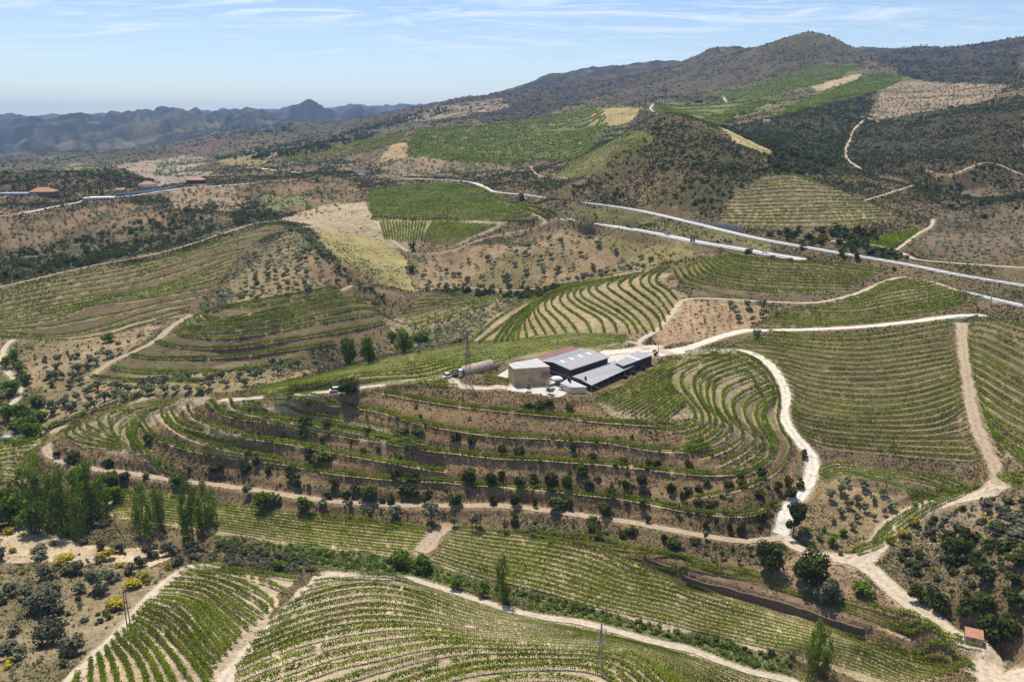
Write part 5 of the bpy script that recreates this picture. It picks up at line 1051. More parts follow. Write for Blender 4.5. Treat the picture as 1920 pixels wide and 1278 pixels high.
# ------------------------------------------------------------------ low cover nobody could count: dry grass and scrub tufts
lum = COL @ np.array([.3, .6, .1]); pr = np.clip((0.245 - lum) / 0.10, 0.04, 1)
for name, W, zz, hw, mat, wob, lift in ROADS: m, d, a = dist_to(W, hw + .2); pr[m] = 0
pr[inside(YARD, XG.ravel(), YG.ravel())] = 0
GROVES.append(gpoly([(1535,900),(1600,895),(1680,930),(1700,955),(1640,1010),(1560,1000)]))
for hull in GROVES:
    lo_, hi_ = hull.min(0), hull.max(0); m = np.flatnonzero(((XG > lo_[0]) & (XG < hi_[0]) & (YG > lo_[1]) & (YG < hi_[1])).ravel()); m = m[inside(hull, XG.ravel()[m], YG.ravel()[m])]; pr[m] *= 0.14
for f in FIELDS:
    if len(f['rows']) < 4: continue
    a_, b_ = f['rows'][0], f['rows'][-1]; e1 = np.array([P[-1] for P in f['rows']]); e0 = np.array([P[0] for P in f['rows']]); hull = np.vstack([a_, e1, b_[::-1], e0[::-1]]); lo_, hi_ = hull.min(0), hull.max(0); m = np.flatnonzero(((XG > lo_[0]) & (XG < hi_[0]) & (YG > lo_[1]) & (YG < hi_[1])).ravel()); m = m[inside(hull, XG.ravel()[m], YG.ravel()[m])]; pr[m] *= 0.05
okc = (abs(np.arctan2(XG, YG)) < R(38)).ravel() & (rf > 120) & (rf < 3400); pr = pr * okc * (1 + 1.0 * (rf > 600) - 1.35 * sstep(1300, 1900, rf)) * np.clip(0.35 + 1.6 * (nz + 0.25), 0.1, 1.6); pr /= pr.sum()
pick = np.searchsorted(np.cumsum(pr), rng.random(250000)); pick = np.minimum(pick, len(pr) - 1); lp = lum[pick]
jx = rng.normal(0, 1, (len(pick), 2)) * (rf[pick] * 0.0012)[:, None]; Px = XG.ravel()[pick] + jx[:, 0]; Py = YG.ravel()[pick] + jx[:, 1]; Pz = sample(ZG, Px, Py)
sz = rf[pick] * 0.0014 * rng.uniform(0.6, 1.9, len(pick)); dark = rng.random(len(pick)) < np.clip(0.95 - (lp - 0.08) * 4.5, 0.25, 0.95)
for nm, sel, mt, lab in (('dry_grass', ~dark, 'straw', 'dry straw-coloured grass tufts on the slopes'), ('low_scrub', dark, 'tuft', 'low olive-green scrub tufts on the slopes')):
    n = int(sel.sum()); Cc = np.repeat(np.c_[Px, Py, Pz][sel], 2, 0); s2 = np.repeat(sz[sel], 2) * (0.8 if nm == 'dry_grass' else 1.0)
    Cc = Cc + rng.normal(0, 0.35, Cc.shape) * s2[:, None] * np.array([1, 1, 0]); Cc[:, 2] += s2 * 0.22
    V, F = quads(Cc, s2, up=1.0); tag(mesh_np(nm, V, F, [M[mt]]), lab, 'grass' if nm == 'dry_grass' else 'scrub', kind='stuff')

# ------------------------------------------------------------------ buildings
def at_z(px, py, z):
    t, s = rays(px, py); r = (z - CZ) / float(s); return (r * math.sin(float(t)), r * math.cos(float(t)))
def gz(x, y): return float(sample(ZG, x, y))
BM = dict(
 darkwall=mat_basic('dark_brown_cladding', (0.035, 0.026, 0.024), 0.75, 0.12, 0.8), greyroof=mat_basic('grey_metal_roof', (0.31, 0.305, 0.31), 0.6, 0.06, 0.3, spec=0.4), redroof=mat_basic('weathered_red_metal_roof', (0.22, 0.105, 0.09), 0.7, 0.14, 0.5),
 paleroof=mat_basic('pale_flat_roof', (0.43, 0.42, 0.415), 0.7, 0.06, 0.3), ochre=mat_basic('ochre_plaster', (0.46, 0.315, 0.175), 0.9, 0.06, 0.5), white=mat_basic('white_plaster', (0.74, 0.73, 0.70), 0.85, 0.05, 0.5), cream=mat_basic('cream_plaster', (0.55, 0.48, 0.36), 0.85, 0.06, 0.5),
 glass=mat_basic('dark_window_glass', (0.03, 0.04, 0.045), 0.15, 0.05, 1, spec=0.6), frame=mat_basic('window_frame', (0.25, 0.24, 0.22), 0.6, 0.05), light=mat_basic('rooflight_sheet', (0.75, 0.76, 0.78), 0.4, 0.03), steel=mat_basic('brushed_steel', (0.55, 0.55, 0.55), 0.35, 0.05, metal=0.8),
 tile=mat_basic('terracotta_tiles', (0.40, 0.19, 0.12), 0.85, 0.22, 1.5), stone=mat_basic('rubble_stone', (0.33, 0.29, 0.26), 0.95, 0.25, 2.0, bump=0.4), concrete=mat_basic('concrete', (0.46, 0.43, 0.39), 0.9, 0.1, 0.7), yard=mat_basic('pale_yard_paving', (0.50, 0.46, 0.39), 0.9, 0.14, 0.4),
 canvas=mat_basic('tan_tunnel_sheet', (0.43, 0.33, 0.26), 0.8, 0.1, 0.4), dark=mat_basic('painted_interior_shade', (0.02, 0.018, 0.02), 0.9, 0.1), galv=mat_basic('galvanised_steel', (0.19, 0.185, 0.175), 0.7, 0.06, metal=0.3), wire=mat_basic('aluminium_wire', (0.45, 0.45, 0.47), 0.4, 0.02, metal=0.5),
 rubber=mat_basic('tyre_rubber', (0.02, 0.02, 0.02), 0.9, 0.05), carwhite=mat_basic('white_car_paint', (0.72, 0.72, 0.72), 0.3, 0.02, spec=0.6), cardark=mat_basic('dark_car_paint', (0.02, 0.024, 0.03), 0.25, 0.02, spec=0.7), carsilver=mat_basic('silver_car_paint', (0.42, 0.44, 0.47), 0.3, 0.02, metal=0.4), brownwood=mat_basic('brown_post', (0.17, 0.07, 0.045), 0.8, 0.1), pool=mat_basic('grey_sheet_roof', (0.30, 0.33, 0.38), 0.5, 0.05), pink=mat_basic('pink_plaster', (0.50, 0.33, 0.28), 0.9, 0.06), bluetank=mat_basic('blue_plastic', (0.08, 0.20, 0.42), 0.5, 0.05), earth=mat_basic('cut_earth', (0.14, 0.10, 0.068), 0.95, 0.3, 1.6, bump=0.9), door=mat_basic('olive_painted_door', (0.16, 0.14, 0.05), 0.8, 0.15),
)
# yard paving: a real sheet lying on the platform
def sheet(name, poly, z, mat, kind='structure'):
    b = MB(); b.prism([tuple(p) for p in poly], z - 0.3, z); o = b.obj(name, mat); tag(o, kind=kind); return o
sheet('winery_yard', [at_z(*p, YZ) for p in [(1050,745),(1120,700),(1225,668),(1238,660),(1228,655),(1180,652),(1135,655),(1120,662),(1085,652),(1060,668),(1000,700),(957,715),(950,730),(960,733),(985,736),(1020,741)]], YZ + 0.06, BM['yard'])
U = np.array([0.703, 0.711]); Vv = np.array([0.70, -0.714]); O_ = np.array([8.7, 340.3])
def hp(u, v): p = O_ + U * u + Vv * v; return (float(p[0]), float(p[1]))
hall = empty('winery_hall', (*hp(13, 11.5), YZ)); tag(hall, 'big dark-walled winery hall with red and grey gabled metal roof and four rooflights', 'winery hall')
def child(o, parent):
    o.parent = parent; o.matrix_parent_inverse = parent.matrix_world.inverted() if False else Matrix.Translation(-Vector(parent.location)); return o
HL, HW = 26.0, 23.0; prof = [(0, 48.9), (5.9, 48.8), (13.6, 49.95), (HW, 48.8)]
b = MB(); loop = [(0, YZ)] + [(v, z - 0.12) for v, z in prof] + [(HW, YZ)]
for u in (0.15, HL - 0.15): b.quad(*[(*hp(u, v), z) for v, z in loop])
b.quad((*hp(0.15, 0), YZ), (*hp(HL - .15, 0), YZ), (*hp(HL - .15, 0), 48.9), (*hp(.15, 0), 48.9)); b.quad((*hp(0.15, HW), YZ), (*hp(HL - .15, HW), YZ), (*hp(HL - .15, HW), 48.7), (*hp(.15, HW), 48.7))
child(b.obj('wall', BM['darkwall']), hall)
def slab(name, mat, quad, th=0.22, par=hall):
    b = MB(); n = len(b.v); b.v += [tuple(p) for p in quad] + [(p[0], p[1], p[2] - th) for p in quad]; m_ = len(quad)
    b.f.append(tuple(range(m_))); b.f.append(tuple(range(2 * m_ - 1, m_ - 1, -1)))
    for k in range(m_): l = (k + 1) % m_; b.f.append((k, k + m_, l + m_, l))
    return child(b.obj(name, mat), par) if par else b.obj(name, mat)
slab('red_roof', BM['redroof'], [(*hp(-0.5, -0.6), 49.0), (*hp(HL + 1.5, -0.6), 49.0), (*hp(HL + 1.5, 5.85), 48.9), (*hp(-0.5, 5.85), 48.9)])['label'] = 'weathered red roof slope'
slab('flat_roof', BM['greyroof'], [(*hp(-0.5, 5.9), 49.1), (*hp(HL + .5, 5.9), 49.1), (*hp(HL + .5, 13.6), 50.1), (*hp(-0.5, 13.6), 50.1)])
slab('grey_roof', BM['greyroof'], [(*hp(-0.5, 13.62), 50.09), (*hp(HL + .5, 13.62), 50.09), (*hp(HL + .5, HW + .6), 48.85), (*hp(-0.5, HW + .6), 48.85)])
for u in (3.0, 9.0, 15.0, 21.0): slab('rooflight', BM['light'], [(*hp(u, 14.0), 50.14), (*hp(u + 1.3, 14.0), 50.14), (*hp(u + 1.3, 16.6), 49.82), (*hp(u, 16.6), 49.82)], 0.1)
for u in np.arange(2, 25, 1.5): slab('roof_rib', BM['pool'], [(*hp(u, 6.6), 49.28), (*hp(u + .45, 6.6), 49.28), (*hp(u + .45, 13.0), 50.13), (*hp(u, 13.0), 50.13)], 0.1)
b = MB(); c = hp(13.5, HW + 0.06); b.box((*c, 45.6), (0.9, 0.06, 0.9), math.atan2(U[1], U[0])); child(b.obj('vent_disc', BM['galv']), hall)
# ochre office block
A1, B1_, C1, D1 = (0.7, 320.8), (16.1, 324.2), (11.0, 336.5), (-1.6, 328.0)
off_ = empty('ochre_office_block', (6, 326, YZ)); tag(off_, 'ochre two-storey office block with flat pale roof joined to the dark hall', 'office building')
b = MB(); b.prism([A1, B1_, C1, D1], YZ, 49.8); child(b.obj('wall', BM['ochre']), off_)
b = MB(); g = lambda p, k=0.25: (p[0] + (p[0] - 6) * k * 0.06, p[1] + (p[1] - 327) * k * 0.06); b.prism([g(A1), g(B1_), g(C1), g(D1)], 49.82, 50.05); child(b.obj('roof', BM['paleroof']), off_)
wd = Vector((B1_[0] - A1[0], B1_[1] - A1[1])).normalized(); wn = Vector((wd.y, -wd.x)); wa = math.atan2(wd.y, wd.x)
def on_front(s, z, w_, h, name='window', d=0.08):
    p = Vector(A1) + wd * s + wn * 0.03; b = MB(); b.box((p.x, p.y, z), (w_, d, h), wa); f = child(b.obj(name, BM['frame']), off_)
    b = MB(); p2 = p + wn * (d / 2 + 0.01); b.box((p2.x, p2.y, z), (w_ - 0.2, 0.04, h - 0.2), wa); gl = child(b.obj('pane', BM['glass']), off_); gl.parent = f; gl.matrix_parent_inverse = Matrix.Translation(-Vector(off_.location))
    return f
on_front(4.2, 47.6, 2.3, 1.0); on_front(10.5, 47.8, 2.0, 1.0); on_front(7.3, 45.2, 1.8, 2.4); on_front(13.8, 47.4, 2.6, 1.7)
on_front(1.5, 43.1, 2.4, 2.0, 'garage_door')
b = MB(); p = Vector(A1) + wd * 14.2 + wn * 0.8; b.box((p.x, p.y, 45.9), (4.6, 1.6, 0.22), wa); child(b.obj('balcony', BM['redroof']), off_)
for s in (12.2, 14.2, 16.2): b.box((p.x + wd.x * (s - 14.2) + wn.x * .7, p.y + wd.y * (s - 14.2) + wn.y * .7, 46.5), (0.06, 0.06, 1.0), wa)
b2 = MB(); b2.box((p.x + wn.x * .75, p.y + wn.y * .75, 46.55), (4.6, 0.05, 0.9), wa); child(b2.obj('railing', BM['galv']), off_)
b = MB(); p = Vector(A1) + wd * 8.6 + wn * 0.4; b.box((p.x, p.y, 45.9), (0.15, 0.15, 7.6), wa); child(b.obj('downpipe', BM['ochre']), off_)
# white box on the terrace behind the office
b = MB(); b.box((3.0, 336.5, 45.6), (4.2, 6.5, 3.0), R(38)); o = empty('terrace_box', (3.0, 336.5, 44.1)); child(b.obj('body', BM['darkwall']), o); b = MB(); b.box((3.0, 336.5, 47.2), (4.5, 6.8, 0.18), R(38)); child(b.obj('roof', BM['white']), o)
tag(o, 'low box room with bright white roof behind the ochre office', 'annex')
b = MB(); b.prism([(-6.5, 331.5), (-2.2, 328.5), (3, 338), (-2, 341)], YZ - 0.5, YZ + 1.6); o = b.obj('terrace_slab', BM['yard']); tag(o, 'pale paved terrace slab left of the ochre office', 'terrace')
# canopies
can = empty('metal_canopy', (40, 330, YZ)); tag(can, 'long low pale grey sheet-metal canopy in two strips beside the hall', 'canopy')
ca_, cb_, s0, s1, cc_, cd_ = (25.4, 322.2), (46.5, 345.6), (29.3, 319.2), (50.1, 340.2), (55.4, 342.4), (33.0, 314.3)
slab('upper_roof', BM['greyroof'], [(*ca_, 46.3), (*cb_, 46.3), (*s1, 45.75), (*s0, 45.75)], 0.15, can)
slab('lower_roof', BM['greyroof'], [(*s0, 45.7), (*s1, 45.7), (*cc_, 45.0), (*cd_, 44.9)], 0.15, can)
for k in range(22):
    f = (k + .5) / 22; p = [s0[i] * (1 - f) + s1[i] * f for i in (0, 1)]; q_ = [cd_[i] * (1 - f) + cc_[i] * f for i in (0, 1)]; f2 = f + 0.006
    p2 = [s0[i] * (1 - f2) + s1[i] * f2 for i in (0, 1)]; q2 = [cd_[i] * (1 - f2) + cc_[i] * f2 for i in (0, 1)]
    slab('roof_seam', BM['light'], [(*p, 45.76), (*p2, 45.76), (*q2, 45.02), (*q_, 45.02)], 0.06, can)
for k in range(9):
    f = k / 8; b = MB(); x = cd_[0] * (1 - f) + cc_[0] * f; y = cd_[1] * (1 - f) + cc_[1] * f; b.box((x, y + 0.4, YZ + 1.1), (0.22, 0.22, 3.4), 0); child(b.obj('post', BM['galv']), can)
b = MB(); b.prism([ca_, s0, (s0[0] + 20.2, s0[1] + 20.4), (cb_[0] - .5, cb_[1] - 0.5)], YZ - 0.5, 45.3); child(b.obj('wall', BM['darkwall']), can)
for (x, y) in ((31.0, 319.4),):
    b = MB(); b.box((x, y, 46.2), (0.8, 0.8, 1.8)); child(b.obj('chimney', BM['darkwall']), can)
# dark shed at the right end
sh = empty('dark_shed', (57, 345, YZ)); tag(sh, 'long dark shed with grey lean-to roof at the right end of the winery', 'shed')
sd_, sc2 = (49.4, 336.8), (64.7, 353.9); wv = (-6.0, 5.4); q0 = (sd_[0] + wv[0] * .55, sd_[1] + wv[1] * .55); q1 = (sc2[0] + wv[0], sc2[1] + wv[1])
b = MB(); b.prism([sd_, sc2, q1, q0], YZ - 1.5, 46.3); child(b.obj('wall', BM['darkwall']), sh)
slab('roof', BM['greyroof'], [(sd_[0] - .3, sd_[1] - .5, 46.55), (sc2[0] + .5, sc2[1] - .2, 46.55), (*q1, 46.9), (*q0, 46.9)], 0.2, sh)
f0, f1 = .52, .58; slab('rooflight', BM['light'], [(sd_[0] * (1 - f0) + sc2[0] * f0, sd_[1] * (1 - f0) + sc2[1] * f0, 46.62), (sd_[0] * (1 - f1) + sc2[0] * f1, sd_[1] * (1 - f1) + sc2[1] * f1, 46.62), (q0[0] * (1 - f1) + q1[0] * f1, q0[1] * (1 - f1) + q1[1] * f1, 46.97), (q0[0] * (1 - f0) + q1[0] * f0, q0[1] * (1 - f0) + q1[1] * f0, 46.97)], 0.06, sh)
# hut
hu = empty('gate_hut', (25, 316, YZ)); tag(hu, 'small hut with pale grey angular roof and cream wall in front of the canopy', 'hut')
ha, hf, hc, hb = (20.4, 317.2), at_z(*(820 + 1095 * .22917, 600 + 545 * .22917), 45), (30.8, 312.6), (23.8, 322.4)
b = MB(); b.prism([ha, hf, hc, hb], YZ - 0.6, 44.7); child(b.obj('wall', BM['cream']), hu)
slab('roof', BM['paleroof'], [(ha[0] - .3, ha[1], 44.9), (hf[0], hf[1] - .4, 44.85), (hc[0] + .4, hc[1] - .2, 44.85), (hb[0], hb[1], 45.3)], 0.2, hu)
for (x, y, z) in ((23.8, 319.8, 46.1), (24.4, 317.8, 45.7)):
    b = MB(); b.box((x, y, z), (0.75, 0.75, 1.7)); ch = child(b.obj('chimney', BM['darkwall']), hu)
b = MB(); mx, my = (hf[0] + hc[0]) / 2, (hf[1] + hc[1]) / 2; b.box((mx - 1.2, my - 0.02, 43.3), (1.6, 0.1, 0.8), math.atan2(hc[1] - hf[1], hc[0] - hf[0])); child(b.obj('window', BM['glass']), hu)
# tunnel, tank
def half_tunnel():
    o = empty('storage_tunnel', (-17, 345, YZ)); tag(o, 'long tan half-round storage tunnel beside the lattice pylon', 'storage tunnel')
    P0, P1, r_ = Vector((-22.6, 337.6)), Vector((-9.6, 349.5)), 3.1; d = (P1 - P0).normalized(); n_ = Vector((-d.y, d.x)); b = MB(); K = 14; z0 = YZ - 0.2
    ring = lambda P, rr_: [(P.x + n_.x * math.cos(t) * rr_, P.y + n_.y * math.cos(t) * rr_, z0 + math.sin(t) * rr_ * 1.25) for t in [math.pi * k / K for k in range(K + 1)]]
    a, c = ring(P0, r_), ring(P1, r_); b.v += a + c
    for k in range(K): b.f.append((k, k + 1, K + 2 + k, K + 1 + k))
    child(b.obj('sheet', BM['canvas']), o)
    for P in (P0 + d * 0.15, P1 - d * 0.15): b = MB(); b.quad(*ring(P, r_ * 0.97)); child(b.obj('mouth_shade', BM['dark']), o)  # near-black sheets across both ends: the shade inside the tunnel painted as colour
    for k in range(7): b = MB(); P = P0 + d * (k * 2.9); a = ring(P, r_ + .04); [b.tube(a[i], a[i + 1], 0.06, n=4) for i in range(K)]; child(b.obj('hoop', BM['canvas']), o)
half_tunnel()
x, y = at_z(864, 707, YZ); g_ = gz(x, y); tk = empty('steel_tank', (x, y, g_)); tag(tk, 'upright shiny steel wine tank at the mouth of the tunnel', 'tank')
b = MB(); b.tube((x, y, g_ + .4), (x, y, g_ + 3.6), 1.05, n=18); child(b.obj('drum', BM['steel']), tk); b = MB(); b.tube((x, y, g_ + 3.6), (x, y, g_ + 4.0), 1.05, 0.3, 18); child(b.obj('lid', BM['light']), tk)
for k in range(3): b = MB(); a = k * 2.1; b.tube((x + .8 * math.cos(a), y + .8 * math.sin(a), g_), (x + .8 * math.cos(a), y + .8 * math.sin(a), g_ + .5), .08); child(b.obj('leg', BM['steel']), tk)
# ------------------------------------------------------------------ vehicles
def car(name, x, y, rz, paint, label, cat='car', L_=4.3, H_=1.5, W_=1.8, z=None, van=False, group=None):
    z = gz(x, y) if z is None else z; o = empty(name, (x, y, z), rz); tag(o, label, cat, group)
    h = H_; pr = [(-L_ / 2, .35), (-L_ / 2, h * .62), (-L_ * .42, h * .66), (L_ * .22, h * .64), (L_ * .47, h * .5), (L_ / 2, h * .42), (L_ / 2, .35)]
    cb = [(-L_ * .45, h * .64), (-L_ * .36, h), (L_ * (.22 if van else .08), h), (L_ * (.36 if van else .26), h * .6)]
    for nm, pf, w_, mt in (('body', pr, W_, paint), ('cabin', cb, W_ * .88, 'glass'), ):
        b = MB(); i = len(pf); b.v += [(a, -w_ / 2, c) for a, c in pf] + [(a, w_ / 2, c) for a, c in pf]; b.f += [tuple(range(i)), tuple(range(2 * i - 1, i - 1, -1))] + [(k, (k + 1) % i, (k + 1) % i + i, k + i) for k in range(i)]
        b.obj(nm, BM[mt], o)
    b = MB(); b.box((cb[1][0] * .5 + cb[2][0] * .5, 0, h + .01), (cb[2][0] - cb[1][0], W_ * .84, .05)); b.obj('roof', BM[paint], o)
    for sx in (-.31, .31):
        for sy in (-1, 1): b = MB(); b.tube((sx * L_, sy * (W_ / 2 - .2), .33), (sx * L_, sy * (W_ / 2 + .01), .33), .33, n=10); b.obj('wheel', BM['rubber'], o)
    return o
x, y = ground(629, 737)[0]; car('parked_van', x, y, R(200), 'carwhite', 'white van parked beside the lone dark tree', 'van', 4.9, 2.0, 1.95, van=True)
x, y = ground(635, 740)[0]; car('parked_car', x + 2.6, y - 1.6, R(195), 'carwhite', 'white car parked right next to the white van', 'car')
x, y = ground(668, 734)[0]; car('parked_car', x, y, R(80), 'cardark', 'dark car parked right of the lone dark tree', 'car')
x, y = at_z(838, 709, gz(*ground(838, 709)[0])); t_ = car('white_truck', x, y, R(215), 'carwhite', 'white truck cab with a grey flatbed near the tunnel', 'truck', 3.2, 2.4, 2.2, van=True)
b = MB(); b.box((-5.2, 0, 1.1), (6.5, 2.2, .25)); b.box((-5.2, 1.08, 1.5), (6.5, .06, .6)); b.box((-5.2, -1.08, 1.5), (6.5, .06, .6)); b.obj('flatbed', BM['galv'], t_)
for sy in (-1, 1): b = MB(); b.tube((-7, sy * .9, .4), (-7, sy * 1.1, .4), .4, n=10); b.obj('wheel', BM['rubber'], t_)
x, y = at_z(1049, 722, YZ); car('parked_car', x, y, R(30), 'cardark', 'dark car half under the white tent in the winery yard', 'car', z=YZ + .06)
x, y = at_z(1054, 729, YZ); car('parked_car', x + .5, y - .5, R(35), 'carwhite', 'white car parked in front of the gate hut wall', 'car', z=YZ + .06)
x, y = at_z(1043, 720, YZ); tn = empty('party_tent', (x, y, YZ)); tag(tn, 'white domed canvas tent in the winery yard', 'tent')
b = MB(); K = 12; b.v.append((0, 0, 3.6)); 
for ring_, (r_, z_) in enumerate(((1.6, 3.4), (2.6, 2.9), (3.0, 2.3))):
    for k in range(K): a = 2 * math.pi * k / K; b.v.append((r_ * math.cos(a), r_ * .7 * math.sin(a), z_))
for k in range(K): l_ = (k + 1) % K; b.f.append((0, 1 + k, 1 + l_)); [b.f.append((1 + r_ * K + k, 1 + (r_ + 1) * K + k, 1 + (r_ + 1) * K + l_, 1 + r_ * K + l_)) for r_ in (0, 1)]
b.obj('canvas', BM['white'], tn)
for sx in (-2.4, 2.4):
    for sy in (-1.3, 1.3): b = MB(); b.tube((sx, sy, .05), (sx, sy, 2.4), .06); b.obj('pole', BM['galv'], tn)
for k, (px_, py_) in enumerate(((1025, 727), (1029, 724))):
    x, y = at_z(px_, py_, YZ); b = MB(); b.tube((x, y, YZ), (x, y, YZ + (3.6 if k else 3.2)), .12, .1, 8); tag(b.obj('flag_pole', BM['white']), ['short white pole at the yard edge, left one of the pair', 'white pole at the yard edge, right one of the pair'][k], 'pole')
for (px_, py_, hwy, paint, rz_, lab) in ((1114, 423, HW1, 'cardark', 0, 'dark car driving at the far left end of the lower highway'), (1247, 443, HW1, 'carsilver', 0, 'silver car driving on the lower highway before the tall sign'), (1427, 477, HW1, 'carwhite', 0, 'small white car on the lower highway near its right end')):
    p = ground(px_, py_)[0]; W = hwy[0]; k = int(np.argmin(((W - p) ** 2).sum(1))); k = min(max(k, 2), len(W) - 3); d = W[k + 1] - W[k - 1]; a = math.atan2(d[1], d[0]); n_ = np.array([-d[1], d[0]]) / np.hypot(*d); p = W[k] + n_ * 2.2
    car('moving_car', p[0], p[1], a, paint, lab, 'car', z=gz(p[0], p[1]) + .45)
# ------------------------------------------------------------------ houses
def house(name, px_, py_, w_, d_, h, rz, wall, roof, label, cat='house', hip=True, rh=None, wins=3, over=.5):
    x, y = ground(px_, py_)[0]; z = gz(x, y) - .3; o = empty(name, (x, y, z), rz); tag(o, label, cat)
    b = MB(); b.box((0, 0, h / 2 - .6), (w_, d_, h + 1.2)); b.obj('wall', BM[wall], o)
    a, c = w_ / 2 + over, d_ / 2 + over; rh = rh or min(w_, d_) * .22
    if hip is None: b = MB(); b.box((0, 0, h + .12), (w_ + .4, d_ + .4, .22)); b.obj('roof', BM[roof], o)
    else:
        e = (a - c * .9) if hip else a; b = MB(); z0 = h + .02
        b.v += [(-a, -c, z0), (a, -c, z0), (a, c, z0), (-a, c, z0), (-e, 0, z0 + rh), (e, 0, z0 + rh)]; b.f += [(0, 1, 5, 4), (2, 3, 4, 5), (1, 2, 5), (3, 0, 4), (3, 2, 1, 0)]; r_ = b.obj('roof', BM[roof], o)
        b = MB(); b.box((w_ * .2, d_ * .1, h + rh * .9), (.8, .8, 1.4)); ch = b.obj('chimney', BM['white'], r_) if w_ > 8 else None
    for i in range(wins):
        s = -w_ / 2 + w_ * (i + .5) / wins
        if i == wins // 2: b = MB(); b.box((s, -d_ / 2 - .02, 1.05), (1.1, .1, 2.1)); b.obj('door', BM['glass'], o)
        else: b = MB(); b.box((s, -d_ / 2 - .02, h * .55), (1.5, .1, 1.2)); b.obj('window', BM['glass'], o)
    return o
house('tile_roof_house', 84, 372, 26, 16, 4.6, R(4), 'redroof', 'tile', 'wide brown house with orange hipped tile roof at the far left', wins=7, rh=4.5)
house('tile_roof_house', 278, 352, 17, 14, 5.0, R(-4), 'white', 'tile', 'white house with orange hipped roof above the left road', wins=5, rh=3.5)
house('tile_roof_house', 368, 344, 21, 14, 5.0, R(3), 'darkwall', 'tile', 'dark-walled house with orange roof, farthest right of the left houses', wins=5, rh=3.0)
house('modern_house', 192, 374, 26, 12, 3.0, R(12), 'white', 'white', 'bright white flat-roofed modern building beside the left road', 'building', hip=None, wins=7)
house('white_annex', 167, 376, 9, 8, 3.4, R(8), 'pool', 'white', 'small grey and white annex left of the white modern building', 'annex', hip=None, wins=3)
house('pink_house', 228, 361, 10, 8, 4.0, R(0), 'pink', 'tile', 'small pinkish house behind the white modern building', wins=3, hip=False)
house('white_shed', 75, 358, 12, 8, 3.5, R(0), 'white', 'white', 'small white building behind the brown tile roof house', 'building', hip=None, wins=3)
house('long_grey_shed', 38, 366, 46, 16, 3.0, R(3), 'pool', 'pool', 'long low grey shed left of the brown tile roof house', 'shed', hip=None, wins=3)
house('farm_house', 677, 324, 20, 12, 4.5, R(-20), 'white', 'darkwall', 'white farmhouse with dark gabled roof beyond the dark green vineyard', hip=False, wins=5)
house('hill_hut', 1617, 147, 16, 10, 5, R(0), 'concrete', 'concrete', 'small pale hut on the upper right vineyard ridge', 'hut', hip=None, wins=3)
house('valley_hut', 1437, 231, 9, 7, 4, R(0), 'white', 'tile', 'tiny white hut among dark oaks in the side valley', 'hut', hip=False, wins=3)
house('roadside_cabin', 1310, 193, 13, 8, 4, R(0), 'darkwall', 'darkwall', 'small dark cabin on the green ridge field', 'cabin', hip=None, wins=3)
for i, px_ in enumerate((1237, 1247, 1256)): house('hilltop_cabin', px_, 191, 8, 6, 4, R(0), 'white', 'paleroof', ['tiny white cabin on the far ridge, leftmost of three', 'tiny white cabin on the far ridge, middle of three', 'tiny white cabin on the far ridge, rightmost of three'][i], 'cabin', hip=None, wins=3)
house('tool_shed', 15, 827, 3.6, 2.4, 2.6, R(-10), 'white', 'pool', 'tiny white tool shed at the left edge behind the flat vineyard', 'shed', hip=None, wins=1)
# stone shed by the junction track
x, y = ground(1824, 1203)[0]; z = gz(x, y) - .1; o = empty('stone_shed', (x, y, z), R(-24)); tag(o, 'small rubble stone shed with faded terracotta roof by the gravel track', 'shed')
b = MB(); b.box((0, 0, 1.2), (4.6, 3.2, 3.0)); b.obj('wall', BM['stone'], o); o.scale = (.86,) * 3
b = MB(); b.v += [(-2.5, -1.9, 2.55), (2.5, -1.9, 2.55), (2.5, 1.9, 3.6), (-2.5, 1.9, 3.6), (-2.5, -1.9, 2.75), (2.5, -1.9, 2.75), (2.5, 1.9, 3.8), (-2.5, 1.9, 3.8)]; b.f += [(3, 2, 1, 0), (4, 5, 6, 7), (0, 1, 5, 4), (1, 2, 6, 5), (2, 3, 7, 6), (3, 0, 4, 7)]; b.obj('roof', BM['tile'], o)
b = MB(); b.box((-.1, -1.64, 1.1), (.95, .1, 2.2)); b.obj('door', BM['door'], o)
# ------------------------------------------------------------------ pylons, poles, wires
def lattice(h, wb=2.6, arms=((.62, 3.2), (.74, 2.8), (.86, 2.4))):
    b = MB(); n = 9; rs = .55 if h < 15 else 1; wt = .35 * rs; arms = [(f, L_ * (.5 if h < 15 else 1)) for f, L_ in arms]
    def cr(f): w_ = wb * (1 - f) ** 1.3 + wt; return [(-w_ / 2, -w_ / 2, h * f), (w_ / 2, -w_ / 2, h * f), (w_ / 2, w_ / 2, h * f), (-w_ / 2, w_ / 2, h * f)]
    for i in range(n):
        a, c = cr(i / n), cr((i + 1) / n)
        for k in range(4): l_ = (k + 1) % 4; b.tube(a[k], c[k], .08 * rs, n=4); b.tube(a[k], c[l_], .045 * rs, n=3); b.tube(a[l_], c[k], .045 * rs, n=3); b.tube(c[k], c[l_], .045 * rs, n=3)
    am = MB()
    for f, L_ in arms:
        for s in (-1, 1): am.tube((0, .15, h * f), (s * L_, 0, h * f + .1), .06, n=4); am.tube((0, -.15, h * f + .7), (s * L_, 0, h * f + .12), .05, n=4); am.tube((s * L_, 0, h * f + .1), (s * L_, 0, h * f - .7), .09, n=6)
    return b, am
PY = {}
